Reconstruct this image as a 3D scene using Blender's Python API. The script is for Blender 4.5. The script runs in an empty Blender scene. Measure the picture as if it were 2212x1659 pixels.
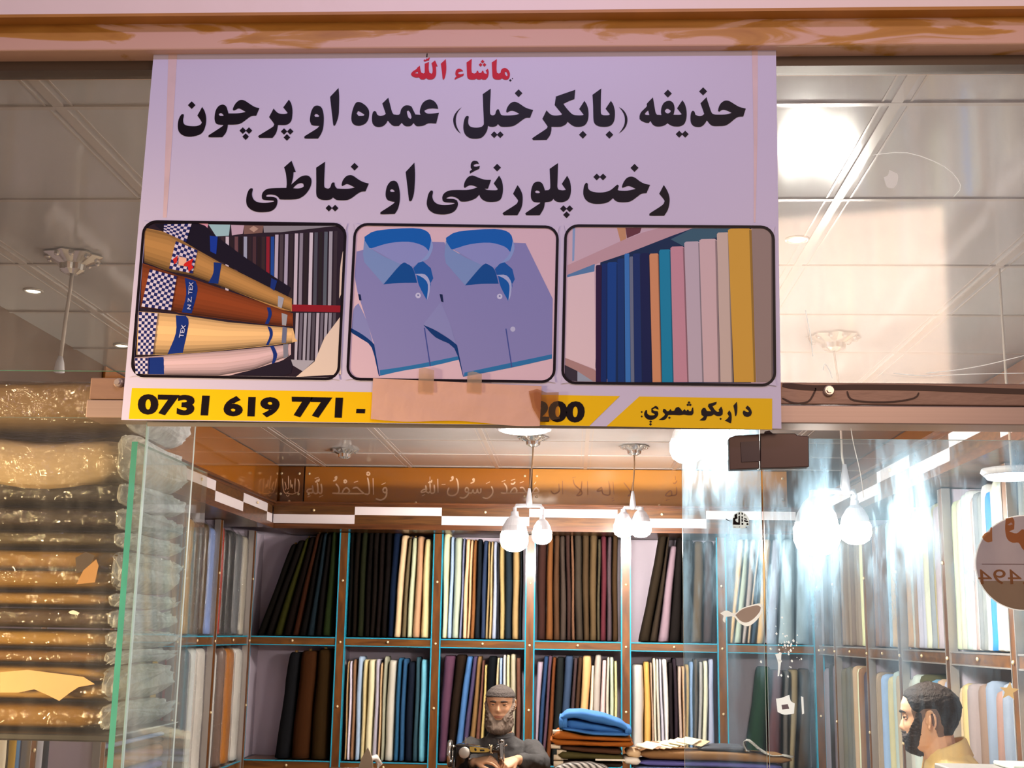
import bpy, bmesh, math, random
from mathutils import Vector, Matrix, noise
from mathutils.geometry import tessellate_polygon

# ------------------------------------------------------------------ camera, world, exposure
sc = bpy.context.scene
COL = sc.collection
F, CX, CY = 2690.0, 1106.0, 829.5
CAMZ = 1.78
_a = Vector(((1239 - CX) / F, (CY - 1372) / F, 1.0)).normalized()      # world +Y (into the shop) seen by the camera
_t = Vector((1.0, -0.017, 0.0))
_z = _a.cross(_t).normalized()
if _z.y < 0: _z = -_z
_x = _a.cross(_z).normalized()
if _x.x < 0: _x = -_x
cam = bpy.data.objects.new('camera', bpy.data.cameras.new('camera'))
COL.objects.link(cam)
_r = Vector((_x.x, _a.x, _z.x)); _u = Vector((_x.y, _a.y, _z.y)); _f = Vector((_x.z, _a.z, _z.z))
cam.matrix_world = Matrix(((_r.x, _u.x, -_f.x, 0), (_r.y, _u.y, -_f.y, 0), (_r.z, _u.z, -_f.z, CAMZ), (0, 0, 0, 1)))
cam.data.sensor_fit = 'HORIZONTAL'; cam.data.sensor_width = 36.0
cam.data.lens = 36.0 * F / 2212.0
cam.data.clip_start = 0.05; cam.data.clip_end = 60
sc.camera = cam

sc.view_settings.view_transform = 'Standard'
sc.view_settings.look = 'None'
sc.view_settings.gamma = 1.0
sc.view_settings.use_curve_mapping = False
sc.view_settings.exposure = 0.0
w = bpy.data.worlds.new('market_air'); sc.world = w; w.use_nodes = True
w.node_tree.nodes['Background'].inputs['Color'].default_value = (0.90, 0.80, 0.80, 1)
w.node_tree.nodes['Background'].inputs['Strength'].default_value = 0.27
sc.cycles.max_bounces = 10; sc.cycles.transparent_max_bounces = 24
sc.cycles.diffuse_bounces = 5; sc.cycles.glossy_bounces = 4; sc.cycles.transmission_bounces = 6
sc.cycles.caustics_reflective = False; sc.cycles.caustics_refractive = False
sc.cycles.sample_clamp_indirect = 4.0

def arcade_lamp(name, loc, target, size, size_y, power, color):
    d = bpy.data.lights.new(name, 'AREA'); d.shape = 'RECTANGLE'; d.size = size; d.size_y = size_y
    d.energy = power; d.color = color
    o = bpy.data.objects.new(name, d); COL.objects.link(o); o.location = loc
    o.rotation_euler = (Vector(target) - Vector(loc)).to_track_quat('-Z', 'Y').to_euler()
    return o
arcade_lamp('arcade_tube_light', (-0.25, 0.55, 3.75), (-0.25, 2.15, 2.75), 1.2, 0.12, 16, (0.62, 0.56, 1.0))
arcade_lamp('arcade_warm_light', (1.1, -0.6, 3.1), (0.4, 2.15, 2.6), 0.8, 0.8, 24, (1.0, 0.70, 0.52))

al = arcade_lamp('arcade_amber_light', (-2.75, 0.7, 1.7), (-1.25, 2.3, 1.72), 0.5, 0.5, 17, (1.0, 0.74, 0.42)); al.data.spread = math.radians(50)

# ------------------------------------------------------------------ picture point -> place in the shop
def ray(px, py):
    v = Vector(((px - CX) / F, (CY - py) / F, 1.0))
    return Vector((v.dot(_x), v.dot(_a), v.dot(_z)))
def P(px, py, Y):
    r = ray(px, py); r = r * (Y / r.y); return Vector((r.x, r.y, r.z + CAMZ))
def PX(px, py, X):
    r = ray(px, py); r = r * (X / r.x); return Vector((r.x, r.y, r.z + CAMZ))
def PZ(px, py, Z):
    r = ray(px, py); r = r * ((Z - CAMZ) / r.z); return Vector((r.x, r.y, r.z + CAMZ))

# ------------------------------------------------------------------ materials
def lin(h):
    c = []
    for i in (0, 2, 4):
        v = int(h[i:i + 2], 16) / 255.0
        c.append(v / 12.92 if v <= 0.04045 else ((v + 0.055) / 1.055) ** 2.4)
    return (c[0], c[1], c[2], 1.0)
MATS = {}
def mat(name, hexc, rough=0.6, metal=0.0, spec=0.5, bump=None, var=0.0, vscale=8.0, stretch=(1, 1, 1), coat=0.0, sheen=0.0, emit=None):
    if name in MATS: return MATS[name]
    m = bpy.data.materials.new(name); m.use_nodes = True
    nt = m.node_tree; b = nt.nodes['Principled BSDF']
    b.inputs['Base Color'].default_value = lin(hexc)
    b.inputs['Roughness'].default_value = rough; b.inputs['Metallic'].default_value = metal
    b.inputs['Specular IOR Level'].default_value = spec
    b.inputs['Coat Weight'].default_value = coat; b.inputs['Coat Roughness'].default_value = 0.08
    b.inputs['Sheen Weight'].default_value = sheen
    if emit:
        b.inputs['Emission Color'].default_value = lin(emit[0]); b.inputs['Emission Strength'].default_value = emit[1]
    tc = nt.nodes.new('ShaderNodeTexCoord'); mp = nt.nodes.new('ShaderNodeMapping')
    mp.inputs['Scale'].default_value = stretch
    nt.links.new(tc.outputs['Object'], mp.inputs['Vector'])
    if var:
        n = nt.nodes.new('ShaderNodeTexNoise'); n.inputs['Scale'].default_value = vscale; n.inputs['Detail'].default_value = 5
        nt.links.new(mp.outputs['Vector'], n.inputs['Vector'])
        r = nt.nodes.new('ShaderNodeMapRange'); r.inputs['To Min'].default_value = 1 - var; r.inputs['To Max'].default_value = 1 + var
        nt.links.new(n.outputs['Fac'], r.inputs['Value'])
        x = nt.nodes.new('ShaderNodeMix'); x.data_type = 'RGBA'; x.blend_type = 'MULTIPLY'; x.inputs['Factor'].default_value = 1.0
        x.inputs['A'].default_value = lin(hexc); nt.links.new(r.outputs['Result'], x.inputs['B'])
        nt.links.new(x.outputs['Result'], b.inputs['Base Color'])
    if bump:
        n2 = nt.nodes.new('ShaderNodeTexNoise'); n2.inputs['Scale'].default_value = bump[0]; n2.inputs['Detail'].default_value = 3
        nt.links.new(mp.outputs['Vector'], n2.inputs['Vector'])
        bp = nt.nodes.new('ShaderNodeBump'); bp.inputs['Strength'].default_value = bump[1]; bp.inputs['Distance'].default_value = bump[2] if len(bump) > 2 else 0.01
        nt.links.new(n2.outputs['Fac'], bp.inputs['Height']); nt.links.new(bp.outputs['Normal'], b.inputs['Normal'])
    MATS[name] = m
    return m
def cloth(hexc):
    if 'cloth_' + hexc in MATS: return MATS['cloth_' + hexc]
    k = [int(hexc[i:i + 2], 16) for i in (0, 2, 4)]
    if max(k) < 80: k = [int(v * (0.62 + 0.38 * max(k) / 80)) for v in k]      # deep dyes
    MATS['cloth_' + hexc] = m = cloth_('%02x%02x%02x' % tuple(k)); return m
def cloth_(hexc):
    return mat('woven_' + hexc, hexc, 0.9, spec=0.08, bump=(55, 0.25, 0.006), var=0.15, vscale=22, stretch=(1, 1, 0.22))
def ink(hexc):
    return mat('ink_' + hexc, hexc, 0.4, spec=0.15)
def paint(hexc):
    return mat('paint_' + hexc, hexc, 0.5, var=0.04, vscale=5)
def wood(name, hexc, stretch=(1, 1, 6), rough=0.32, coat=0.3):
    if name in MATS: return MATS[name]
    m = mat(name, hexc, rough, spec=0.5, coat=coat)
    nt = m.node_tree; b = nt.nodes['Principled BSDF']
    mp = [n for n in nt.nodes if n.type == 'MAPPING'][0]; mp.inputs['Scale'].default_value = stretch
    wv = nt.nodes.new('ShaderNodeTexNoise'); wv.inputs['Scale'].default_value = 9; wv.inputs['Detail'].default_value = 9; wv.inputs['Distortion'].default_value = 0.6
    nt.links.new(mp.outputs['Vector'], wv.inputs['Vector'])
    cr = nt.nodes.new('ShaderNodeValToRGB'); c = lin(hexc)
    cr.color_ramp.elements[0].position = 0.3; cr.color_ramp.elements[0].color = (c[0] * 0.45, c[1] * 0.38, c[2] * 0.3, 1)
    cr.color_ramp.elements[1].position = 0.7; cr.color_ramp.elements[1].color = (min(1, c[0] * 1.3), c[1] * 1.25, c[2] * 1.2, 1)
    nt.links.new(wv.outputs['Fac'], cr.inputs['Fac']); nt.links.new(cr.outputs['Color'], b.inputs['Base Color'])
    return m
def glass(name, tint=(0.95, 0.98, 0.96), dust=0.02, dust_col=(0.7, 0.8, 0.9), smear=0.0, rough=0.02, stretch=(6, 1, 1.2), refl=1.0, floor_=0.45, haze=0.0, crinkle=None, zfade=None, shift=0.0):
    if name in MATS: return MATS[name]
    m = bpy.data.materials.new(name); m.use_nodes = True; nt = m.node_tree; nt.nodes.clear()
    out = nt.nodes.new('ShaderNodeOutputMaterial')
    tr = nt.nodes.new('ShaderNodeBsdfTransparent'); tr.inputs['Color'].default_value = (*tint, 1)
    gl = nt.nodes.new('ShaderNodeBsdfGlossy'); gl.inputs['Roughness'].default_value = rough
    lw = nt.nodes.new('ShaderNodeLayerWeight'); lw.inputs['Blend'].default_value = 0.5      # thin pane: same reflection on both faces
    pw = nt.nodes.new('ShaderNodeMath'); pw.operation = 'POWER'; pw.inputs[1].default_value = 5.0
    nt.links.new(lw.outputs['Facing'], pw.inputs[0])
    ml = nt.nodes.new('ShaderNodeMath'); ml.operation = 'MULTIPLY_ADD'; ml.inputs[1].default_value = 0.9; ml.inputs[2].default_value = 0.035 * refl
    nt.links.new(pw.outputs[0], ml.inputs[0])
    mx = nt.nodes.new('ShaderNodeMixShader'); nt.links.new(ml.outputs[0], mx.inputs['Fac'])
    nt.links.new(tr.outputs[0], mx.inputs[1]); nt.links.new(gl.outputs[0], mx.inputs[2])
    df = nt.nodes.new('ShaderNodeBsdfDiffuse'); df.inputs['Color'].default_value = (*dust_col, 1)
    tl = nt.nodes.new('ShaderNodeBsdfTranslucent'); tl.inputs['Color'].default_value = (*dust_col, 1)
    md = nt.nodes.new('ShaderNodeMixShader'); md.inputs['Fac'].default_value = 0.6
    nt.links.new(df.outputs[0], md.inputs[1]); nt.links.new(tl.outputs[0], md.inputs[2])
    if haze:                                             # greasy smears scatter light forward
        rf = nt.nodes.new('ShaderNodeBsdfRefraction'); rf.inputs['IOR'].default_value = 1.45; rf.inputs['Roughness'].default_value = haze
        rf.inputs['Color'].default_value = (*dust_col, 1)
        mh = nt.nodes.new('ShaderNodeMixShader'); mh.inputs['Fac'].default_value = 0.22
        nt.links.new(md.outputs[0], mh.inputs[1]); nt.links.new(rf.outputs[0], mh.inputs[2]); md = mh
    if crinkle:
        cn = nt.nodes.new('ShaderNodeTexNoise'); cn.inputs['Scale'].default_value = crinkle[0]; cn.inputs['Detail'].default_value = 4; cn.inputs['Distortion'].default_value = 1.5
        tcn = nt.nodes.new('ShaderNodeTexCoord'); nt.links.new(tcn.outputs['Object'], cn.inputs['Vector'])
        cb = nt.nodes.new('ShaderNodeBump'); cb.inputs['Strength'].default_value = crinkle[1]; cb.inputs['Distance'].default_value = 0.02
        nt.links.new(cn.outputs['Fac'], cb.inputs['Height']); nt.links.new(cb.outputs['Normal'], gl.inputs['Normal'])
    tc = nt.nodes.new('ShaderNodeTexCoord'); mp = nt.nodes.new('ShaderNodeMapping'); mp.inputs['Scale'].default_value = stretch; mp.inputs['Location'].default_value = (shift, 0, 0)
    nz = nt.nodes.new('ShaderNodeTexNoise'); nz.inputs['Scale'].default_value = 3.0; nz.inputs['Detail'].default_value = 7; nz.inputs['Roughness'].default_value = 0.65
    nt.links.new(tc.outputs['Object'], mp.inputs['Vector']); nt.links.new(mp.outputs['Vector'], nz.inputs['Vector'])
    rg = nt.nodes.new('ShaderNodeMapRange'); rg.inputs['From Min'].default_value = floor_; rg.inputs['From Max'].default_value = 0.8
    rg.inputs['To Min'].default_value = dust; rg.inputs['To Max'].default_value = dust + smear
    nt.links.new(nz.outputs['Fac'], rg.inputs['Value'])
    mf = nt.nodes.new('ShaderNodeMixShader'); nt.links.new(rg.outputs['Result'], mf.inputs['Fac'])
    if zfade:                                            # smears thinned lower down, so the bulbs' glare stays high
        sx = nt.nodes.new('ShaderNodeSeparateXYZ'); nt.links.new(tc.outputs['Object'], sx.inputs[0])
        zr = nt.nodes.new('ShaderNodeMapRange'); zr.interpolation_type = 'SMOOTHSTEP'
        zr.inputs['From Min'].default_value = zfade[0]; zr.inputs['From Max'].default_value = zfade[1]; zr.inputs['To Min'].default_value = 0.22
        nt.links.new(sx.outputs['Z'], zr.inputs['Value'])
        zm = nt.nodes.new('ShaderNodeMath'); zm.operation = 'MULTIPLY'; nt.links.new(zr.outputs['Result'], zm.inputs[0]); nt.links.new(rg.outputs['Result'], zm.inputs[1])
        nt.links.new(zm.outputs[0], mf.inputs['Fac'])
    nt.links.new(mx.outputs[0], mf.inputs[1]); nt.links.new(md.outputs[0], mf.inputs[2])
    nt.links.new(mf.outputs[0], out.inputs['Surface'])
    MATS[name] = m
    return m
def film(hexc):
    """thin printed film that also lets light through"""
    name = 'film_' + hexc
    if name in MATS: return MATS[name]
    m = mat(name, hexc, 0.5, spec=0.2, var=0.08, vscale=40); nt = m.node_tree; b = nt.nodes['Principled BSDF']
    tl = nt.nodes.new('ShaderNodeBsdfTranslucent'); tl.inputs['Color'].default_value = lin(hexc)
    mx = nt.nodes.new('ShaderNodeMixShader'); mx.inputs['Fac'].default_value = 0.55
    nt.links.new(b.outputs[0], mx.inputs[1]); nt.links.new(tl.outputs[0], mx.inputs[2])
    nt.links.new(mx.outputs[0], nt.nodes['Material Output'].inputs['Surface'])
    return m
def glow(name, hexc, strength):
    if name in MATS: return MATS[name]
    m = bpy.data.materials.new(name); m.use_nodes = True; nt = m.node_tree; nt.nodes.clear()
    out = nt.nodes.new('ShaderNodeOutputMaterial'); e = nt.nodes.new('ShaderNodeEmission')
    e.inputs['Color'].default_value = lin(hexc); e.inputs['Strength'].default_value = strength
    nt.links.new(e.outputs[0], out.inputs['Surface']); MATS[name] = m
    return m

# ------------------------------------------------------------------ objects, parts, labels
def tag(o, label=None, cat=None, group=None, kind=None):
    if label: o['label'] = label
    if cat: o['category'] = cat
    if group: o['group'] = group
    if kind: o['kind'] = kind
    return o
def empty(name, loc, label=None, cat=None, group=None):
    o = bpy.data.objects.new(name, None); COL.objects.link(o); o.location = loc; o.empty_display_size = 0.05
    return tag(o, label, cat, group)
class MB:
    """collects verts and faces in world space, then links them as one mesh object"""
    def __init__(s): s.v = []; s.f = []; s.mi = []
    def add(s, vs, fs, mi=0):
        n = len(s.v); s.v += [Vector(v) for v in vs]; s.f += [tuple(i + n for i in f) for f in fs]; s.mi += [mi] * len(fs); return s
    def hexa(s, c, mi=0, mis=None):
        # c: 8 corners, front 4 (bl, br, tr, tl) then back 4
        fs = [(0, 1, 2, 3), (5, 4, 7, 6), (4, 0, 3, 7), (1, 5, 6, 2), (3, 2, 6, 7), (4, 5, 1, 0)]
        n = len(s.v); s.v += [Vector(v) for v in c]
        for k, f in enumerate(fs): s.f.append(tuple(i + n for i in f)); s.mi.append(mis[k] if mis else mi)
        return s
    def box(s, x0, x1, y0, y1, z0, z1, mi=0, mis=None):
        return s.hexa([(x0, y0, z0), (x1, y0, z0), (x1, y0, z1), (x0, y0, z1), (x0, y1, z0), (x1, y1, z0), (x1, y1, z1), (x0, y1, z1)], mi, mis)
    def rings(s, rs, closed=True, cap=True, mi=0):
        n = len(s.v); k = len(rs[0])
        for r in rs: s.v += [Vector(p) for p in r]
        for i in range(len(rs) - 1):
            for j in range(k if closed else k - 1):
                a = n + i * k + j; b = n + i * k + (j + 1) % k
                s.f.append((a, b, b + k, a + k)); s.mi.append(mi)
        if cap:
            s.f.append(tuple(n + j for j in reversed(range(k)))); s.f.append(tuple(n + (len(rs) - 1) * k + j for j in range(k))); s.mi += [mi, mi]
        return s
    def tube(s, pts, r, k=8, mi=0):
        pts = [Vector(p) for p in pts]; rs = []
        for i, p in enumerate(pts):
            d = (pts[min(i + 1, len(pts) - 1)] - pts[max(i - 1, 0)]).normalized()
            e = Vector((0, 0, 1)) if abs(d.z) < 0.9 else Vector((0, 1, 0))
            a = d.cross(e).normalized(); b = d.cross(a).normalized()
            rr = r[i] if isinstance(r, (list, tuple)) else r
            rs.append([p + a * math.cos(2 * math.pi * j / k) * rr + b * math.sin(2 * math.pi * j / k) * rr for j in range(k)])
        return s.rings(rs, mi=mi)
    def lathe(s, c, prof, k=16, axis='z', mi=0, petals=0, amp=0.0):
        c = Vector(c); rs = []
        for r, h in prof:
            ring = []
            for j in range(k):
                a = 2 * math.pi * j / k; rr = r * (1 + amp * math.cos(petals * a)) if petals else r
                x, y = rr * math.cos(a), rr * math.sin(a)
                ring.append(c + (Vector((x, y, h)) if axis == 'z' else Vector((x, -h, y)) if axis == 'y' else Vector((h, x, y))))
            rs.append(ring)
        return s.rings(rs, mi=mi)
    def ball(s, c, r, k=12, sx=1, sy=1, sz=1, mi=0):
        c = Vector(c); rs = []
        for i in range(k + 1):
            t = math.pi * i / k; st = max(math.sin(t), 0.02)
            rs.append([c + Vector((sx * r * st * math.cos(2 * math.pi * j / k), sy * r * st * math.sin(2 * math.pi * j / k), -sz * r * math.cos(t))) for j in range(k)])
        return s.rings(rs, mi=mi)
    def build(s, name, mats, parent=None, smooth=False, bevel=0.0, origin=None, label=None, cat=None, group=None, kind=None):
        me = bpy.data.meshes.new(name)
        if origin is None:
            if parent is not None: o0 = Vector(parent.matrix_world.translation) if parent.parent is None else WORLD_AT[parent.name]
            elif s.v:
                o0 = Vector(((min(v.x for v in s.v) + max(v.x for v in s.v)) / 2, (min(v.y for v in s.v) + max(v.y for v in s.v)) / 2, min(v.z for v in s.v)))
            else: o0 = Vector()
        else: o0 = Vector(origin)
        if parent is not None: o0 = WORLD_AT[parent.name]
        me.from_pydata([v - o0 for v in s.v], [], s.f)
        if not isinstance(mats, (list, tuple)): mats = [mats]
        for m in mats: me.materials.append(m)
        for p, i in zip(me.polygons, s.mi): p.material_index = min(i, len(mats) - 1); p.use_smooth = smooth
        bm = bmesh.new(); bm.from_mesh(me); bmesh.ops.recalc_face_normals(bm, faces=bm.faces); bm.to_mesh(me); bm.free()
        me.update()
        o = bpy.data.objects.new(name, me); COL.objects.link(o)
        if parent is not None: o.parent = parent; WORLD_AT[o.name] = o0
        else: o.location = o0; WORLD_AT[o.name] = o0
        if bevel:
            bv = o.modifiers.new('edge', 'BEVEL'); bv.width = bevel; bv.segments = 2; bv.limit_method = 'ANGLE'
        return tag(o, label, cat, group, kind)
WORLD_AT = {}
def thing(name, loc, label, cat, group=None):
    o = empty(name, loc, label, cat, group); WORLD_AT[o.name] = Vector(loc); return o
def struct(mb, name, mats, **k):
    return mb.build(name, mats, kind='structure', **k)
def smooth_poly(pts, it=2, corner=48):
    """closed outline: round its gentle bends, keep its sharp corners"""
    pts = [Vector((p[0], p[1])) for p in pts]; n = len(pts)
    if n < 5: return pts
    def ang(i):
        a = pts[i] - pts[i - 1]; b = pts[(i + 1) % n] - pts[i]
        if a.length < 1e-9 or b.length < 1e-9: return 180
        return abs(math.degrees(a.angle(b)))
    sharp = [ang(i) > corner for i in range(n)]
    out = []
    for i in range(n):
        p1, p2 = pts[i], pts[(i + 1) % n]
        p0 = pts[i - 1] if not sharp[i] else p1 - (p2 - p1)
        p3 = pts[(i + 2) % n] if not sharp[(i + 1) % n] else p2 + (p2 - p1)
        for k in range(it + 1):
            t = k / (it + 1)
            out.append(0.5 * ((2 * p1) + (p2 - p0) * t + (2 * p0 - 5 * p1 + 4 * p2 - p3) * t * t + (3 * p1 - p0 - 3 * p2 + p3) * t ** 3))
    return out
def flat(mb, loops, place, mi=0):
    """fill an outline (with holes) that place() puts on a surface"""
    ls = [[Vector((p[0], p[1], 0)) for p in l] for l in loops]
    tri = tessellate_polygon(ls); allp = [p for l in ls for p in l]
    mb.add([place(p.x, p.y) for p in allp], [tuple(t) for t in tri], mi)
def stroke(mb, pts, wd, place, mi=0):
    """a pen stroke of width wd along pts"""
    pts = [Vector((p[0], p[1])) for p in pts]
    if len(pts) > 2:
        q = []
        for i in range(len(pts) - 1):
            p0, p1, p2, p3 = pts[max(i - 1, 0)], pts[i], pts[i + 1], pts[min(i + 2, len(pts) - 1)]
            for k in range(3):
                t = k / 3.0
                q.append(0.5 * ((2 * p1) + (p2 - p0) * t + (2 * p0 - 5 * p1 + 4 * p2 - p3) * t * t + (3 * p1 - p0 - 3 * p2 + p3) * t ** 3))
        pts = q + [pts[-1]]
    L, R = [], []; n = len(pts)
    for i, p in enumerate(pts):
        d = pts[min(i + 1, n - 1)] - pts[max(i - 1, 0)]
        d = d.normalized() if d.length > 1e-6 else Vector((1, 0))
        nn = Vector((-d.y, d.x)); h = wd * 0.5 * (0.6 if i in (0, n - 1) else 1.0)
        L.append(p + nn * h); R.append(p - nn * h)
    vs = [place(p.x, p.y) for p in L + R]
    mb.add(vs, [(i, i + 1, n + i + 1, n + i) for i in range(n - 1)], mi)
def type_text(txt, bold=0.0):
    """outline shapes of ordinary letters and digits as (verts, faces), scaled to a unit box"""
    cu = bpy.data.curves.new('type', 'FONT'); cu.body = txt; cu.offset = bold; cu.resolution_u = 4
    o = bpy.data.objects.new('type', cu); COL.objects.link(o)
    dg = bpy.context.evaluated_depsgraph_get(); me = o.evaluated_get(dg).to_mesh()
    vs = [v.co.copy() for v in me.vertices]; fs = [tuple(p.vertices) for p in me.polygons]
    o.evaluated_get(dg).to_mesh_clear(); bpy.data.objects.remove(o); bpy.data.curves.remove(cu)
    x0, x1 = min(v.x for v in vs), max(v.x for v in vs); y0, y1 = min(v.y for v in vs), max(v.y for v in vs)
    return [((v.x - x0) / (x1 - x0), (v.y - y0) / (y1 - y0)) for v in vs], fs
def quad_at(q, u, v):
    """point of a px quad (tl, tr, br, bl) at u across, v up"""
    tl, tr, br, bl = [Vector(p) for p in q]
    return (tl * (1 - u) + tr * u) * v + (bl * (1 - u) + br * u) * (1 - v)
random.seed(11)
# ------------------------------------------------------------------ the setting
YF, YB, XL, XR = 2.20, 8.30, -2.13, 1.585          # shop front, faces of the back and side shelves
ZC = CAMZ + 1.117                                  # ceiling
BACK, SIDE_L, SIDE_R = 8.66, -2.47, 1.93
m_wall = mat('lilac_white_board', 'c9bccb', 0.55, var=0.03)
m_cream = mat('cream_painted_plaster', 'f6dccd', 0.45, bump=(14, 0.15), var=0.04, vscale=3)
m_floor = mat('beige_floor', 'cdbba4', 0.9, bump=(120, 0.4), var=0.2, vscale=30)
struct(MB().box(-3, 3, -2.5, BACK + 0.1, -0.1, 0.0), 'floor', m_floor)
struct(MB().box(SIDE_L - 0.05, SIDE_R + 0.05, BACK, BACK + 0.08, 0, ZC + 0.1), 'wall_back', m_wall)
struct(MB().box(SIDE_L - 0.08, SIDE_L, YF + 0.05, BACK, 0, ZC + 0.1), 'wall_left', m_wall)
struct(MB().box(SIDE_R, SIDE_R + 0.08, YF + 0.05, BACK, 0, ZC + 0.1), 'wall_right', m_wall)

def ceiling_material():
    m = mat('glossy_ceiling_tile', 'b6b1b0', 0.09, spec=0.75, bump=(2.2, 0.05, 0.02), var=0.03)
    nt = m.node_tree; b = nt.nodes['Principled BSDF']
    vo = nt.nodes.new('ShaderNodeTexVoronoi'); vo.inputs['Scale'].default_value = 75; vo.inputs['Randomness'].default_value = 0.0
    tc = [n for n in nt.nodes if n.type == 'TEX_COORD'][0]
    nt.links.new(tc.outputs['Object'], vo.inputs['Vector'])
    ls = nt.nodes.new('ShaderNodeMath'); ls.operation = 'LESS_THAN'; ls.inputs[1].default_value = 0.16
    nt.links.new(vo.outputs['Distance'], ls.inputs[0])
    old = [n for n in nt.nodes if n.type == 'BUMP'][0]
    b2 = nt.nodes.new('ShaderNodeBump'); b2.inputs['Strength'].default_value = 0.03; b2.inputs['Distance'].default_value = 0.002; b2.invert = True
    nt.links.new(ls.outputs[0], b2.inputs['Height']); nt.links.new(old.outputs['Normal'], b2.inputs['Normal']); nt.links.new(b2.outputs['Normal'], b.inputs['Normal'])
    return m
ceil_ = struct(MB().box(SIDE_L - 0.05, SIDE_R + 0.05, YF - 0.02, BACK, ZC, ZC + 0.08), 'ceiling', ceiling_material())
g = MB()
for k in range(-4, 4):
    x = 0.072 + 0.602 * k
    if SIDE_L < x < SIDE_R:
        g.box(x - 0.012, x + 0.012, YF + 0.03, BACK, ZC - 0.004, ZC)
        for e in (-0.03, 0.03): g.box(x + e - 0.0025, x + e + 0.0025, YF + 0.03, BACK, ZC - 0.002, ZC)
for k in range(0, 11):
    y = 2.505 + 0.592 * k
    if y < BACK: g.box(SIDE_L, SIDE_R, y - 0.008, y + 0.008, ZC - 0.0045, ZC)
struct(g, 'ceiling_grid', mat('pvc_grid_bar', 'b5aaa3', 0.2, spec=0.6), parent=ceil_)

# cream wall above the shop front and the brush-streaked timber under it
zt = P(1106, 22, 2.10).z
struct(MB().box(-3, 3, 2.10, 2.5, zt, zt + 1.2), 'wall_front', m_cream)
def streaky():
    m = mat('caramel_brushed_board', 'd8a878', 0.5)
    nt = m.node_tree; b = nt.nodes['Principled BSDF']
    mp = [n for n in nt.nodes if n.type == 'MAPPING'][0]; mp.inputs['Scale'].default_value = (2.6, 3, 13)
    n = nt.nodes.new('ShaderNodeTexNoise'); n.inputs['Scale'].default_value = 1.9; n.inputs['Detail'].default_value = 7; n.inputs['Distortion'].default_value = 1.2
    nt.links.new(mp.outputs['Vector'], n.inputs['Vector'])
    tc = [q for q in nt.nodes if q.type == 'TEX_COORD'][0]
    sp = nt.nodes.new('ShaderNodeSeparateXYZ'); nt.links.new(tc.outputs['Object'], sp.inputs[0])
    ad = nt.nodes.new('ShaderNodeMath'); ad.operation = 'MULTIPLY_ADD'; ad.inputs[1].default_value = 3.6; ad.inputs[2].default_value = -0.10
    nt.links.new(sp.outputs['Z'], ad.inputs[0])
    sm = nt.nodes.new('ShaderNodeMath'); sm.operation = 'ADD'
    nt.links.new(n.outputs['Fac'], sm.inputs[0]); nt.links.new(ad.outputs[0], sm.inputs[1])
    cr = nt.nodes.new('ShaderNodeValToRGB')
    cr.color_ramp.elements[0].position = 0.49; cr.color_ramp.elements[0].color = lin('d9ab90')
    cr.color_ramp.elements[1].position = 0.56; cr.color_ramp.elements[1].color = lin('c08634')
    e = cr.color_ramp.elements.new(0.8); e.color = lin('a5691f')
    nt.links.new(sm.outputs[0], cr.inputs['Fac']); nt.links.new(cr.outputs['Color'], b.inputs['Base Color'])
    return m
zb = P(1106, 102, 2.13).z
struct(MB().box(-3, 3, 2.13, 2.26, zb, zt), 'trim_1', streaky(), bevel=0.003)
struct(MB().box(-3, 3, 2.10, 2.131, zt - 0.006, zt), 'trim_2', mat('caramel_board_edge', 'b87a30', 0.5, var=0.2, vscale=12))
ztop_glass = zb - 0.038
struct(MB().box(-3, 3, 2.175, 2.215, zb - 0.019, zb), 'trim_6', mat('dark_top_channel', '5a4a3e', 0.4, metal=0.2, var=0.3, vscale=6, stretch=(0.4, 1, 4)))
# glass of the shop front
m_edge = mat('green_glass_edge', '3fa79b', 0.15, spec=0.6, var=0.25, vscale=14)
m_edge_pale = mat('pale_glass_edge', 'cfe3e0', 0.12, spec=0.6)
def pane(name, x0, x1, z0, z1, gm, y=YF, t=0.008, edge=None, x0t=None, x1t=None):
    x0t = x0 if x0t is None else x0t; x1t = x1 if x1t is None else x1t
    b = MB().hexa([(x0, y, z0), (x1, y, z0), (x1t, y, z1), (x0t, y, z1), (x0, y + t, z0), (x1, y + t, z0), (x1t, y + t, z1), (x0t, y + t, z1)], mis=[0, 0, 1, 1, 1, 1])
    return struct(b, name, [gm, edge or m_edge])
g_left = glass('glass_warm', (0.93, 0.93, 0.90), dust=0.02, smear=0.05, dust_col=(0.75, 0.68, 0.6), rough=0.03)
g_right = glass('glass_scuffed', (0.95, 0.97, 0.97), dust=0.05, smear=0.10, dust_col=(0.78, 0.80, 0.82), rough=0.05)
g_door = glass('glass_smeared', (0.93, 0.97, 0.97), dust=0.035, smear=0.62, dust_col=(0.50, 0.78, 1.0), rough=0.04, stretch=(5, 1, 0.9), floor_=0.46, haze=0.42, zfade=(1.58, 1.86), shift=0.36)  # door smears, also shifted over a bulb to give its glare
z_tl = P(100, 800, YF).z; z_beam_t = P(1900, 826, YF).z; z_beam_b = P(1900, 916, YF).z
pane('window_1', -2.6, -0.45, z_tl, ztop_glass + 0.02, g_left)
pane('window_2', -0.44, 2.6, z_beam_t - 0.01, ztop_glass + 0.02, g_right)
xs = P(291, 1285, YF).x
pane('window_3', -2.6, xs - 0.002, 0.02, z_beam_b, g_left, edge=m_edge_pale)
xe = P(396, 1285, YF).x
pane('window_4', xs + 0.001, xe, 0.02, P(370, 914, YF).z, glass('glass_sidelight', (0.94, 0.97, 0.98), dust=0.03, smear=0.16, dust_col=(0.75, 0.83, 0.92), rough=0.03), edge=m_edge_pale)
xa0 = P(1476, 1290, YF).x; xa1 = P(1651, 1290, YF).x
z_pt = P(1560, 919, YF).z
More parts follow.
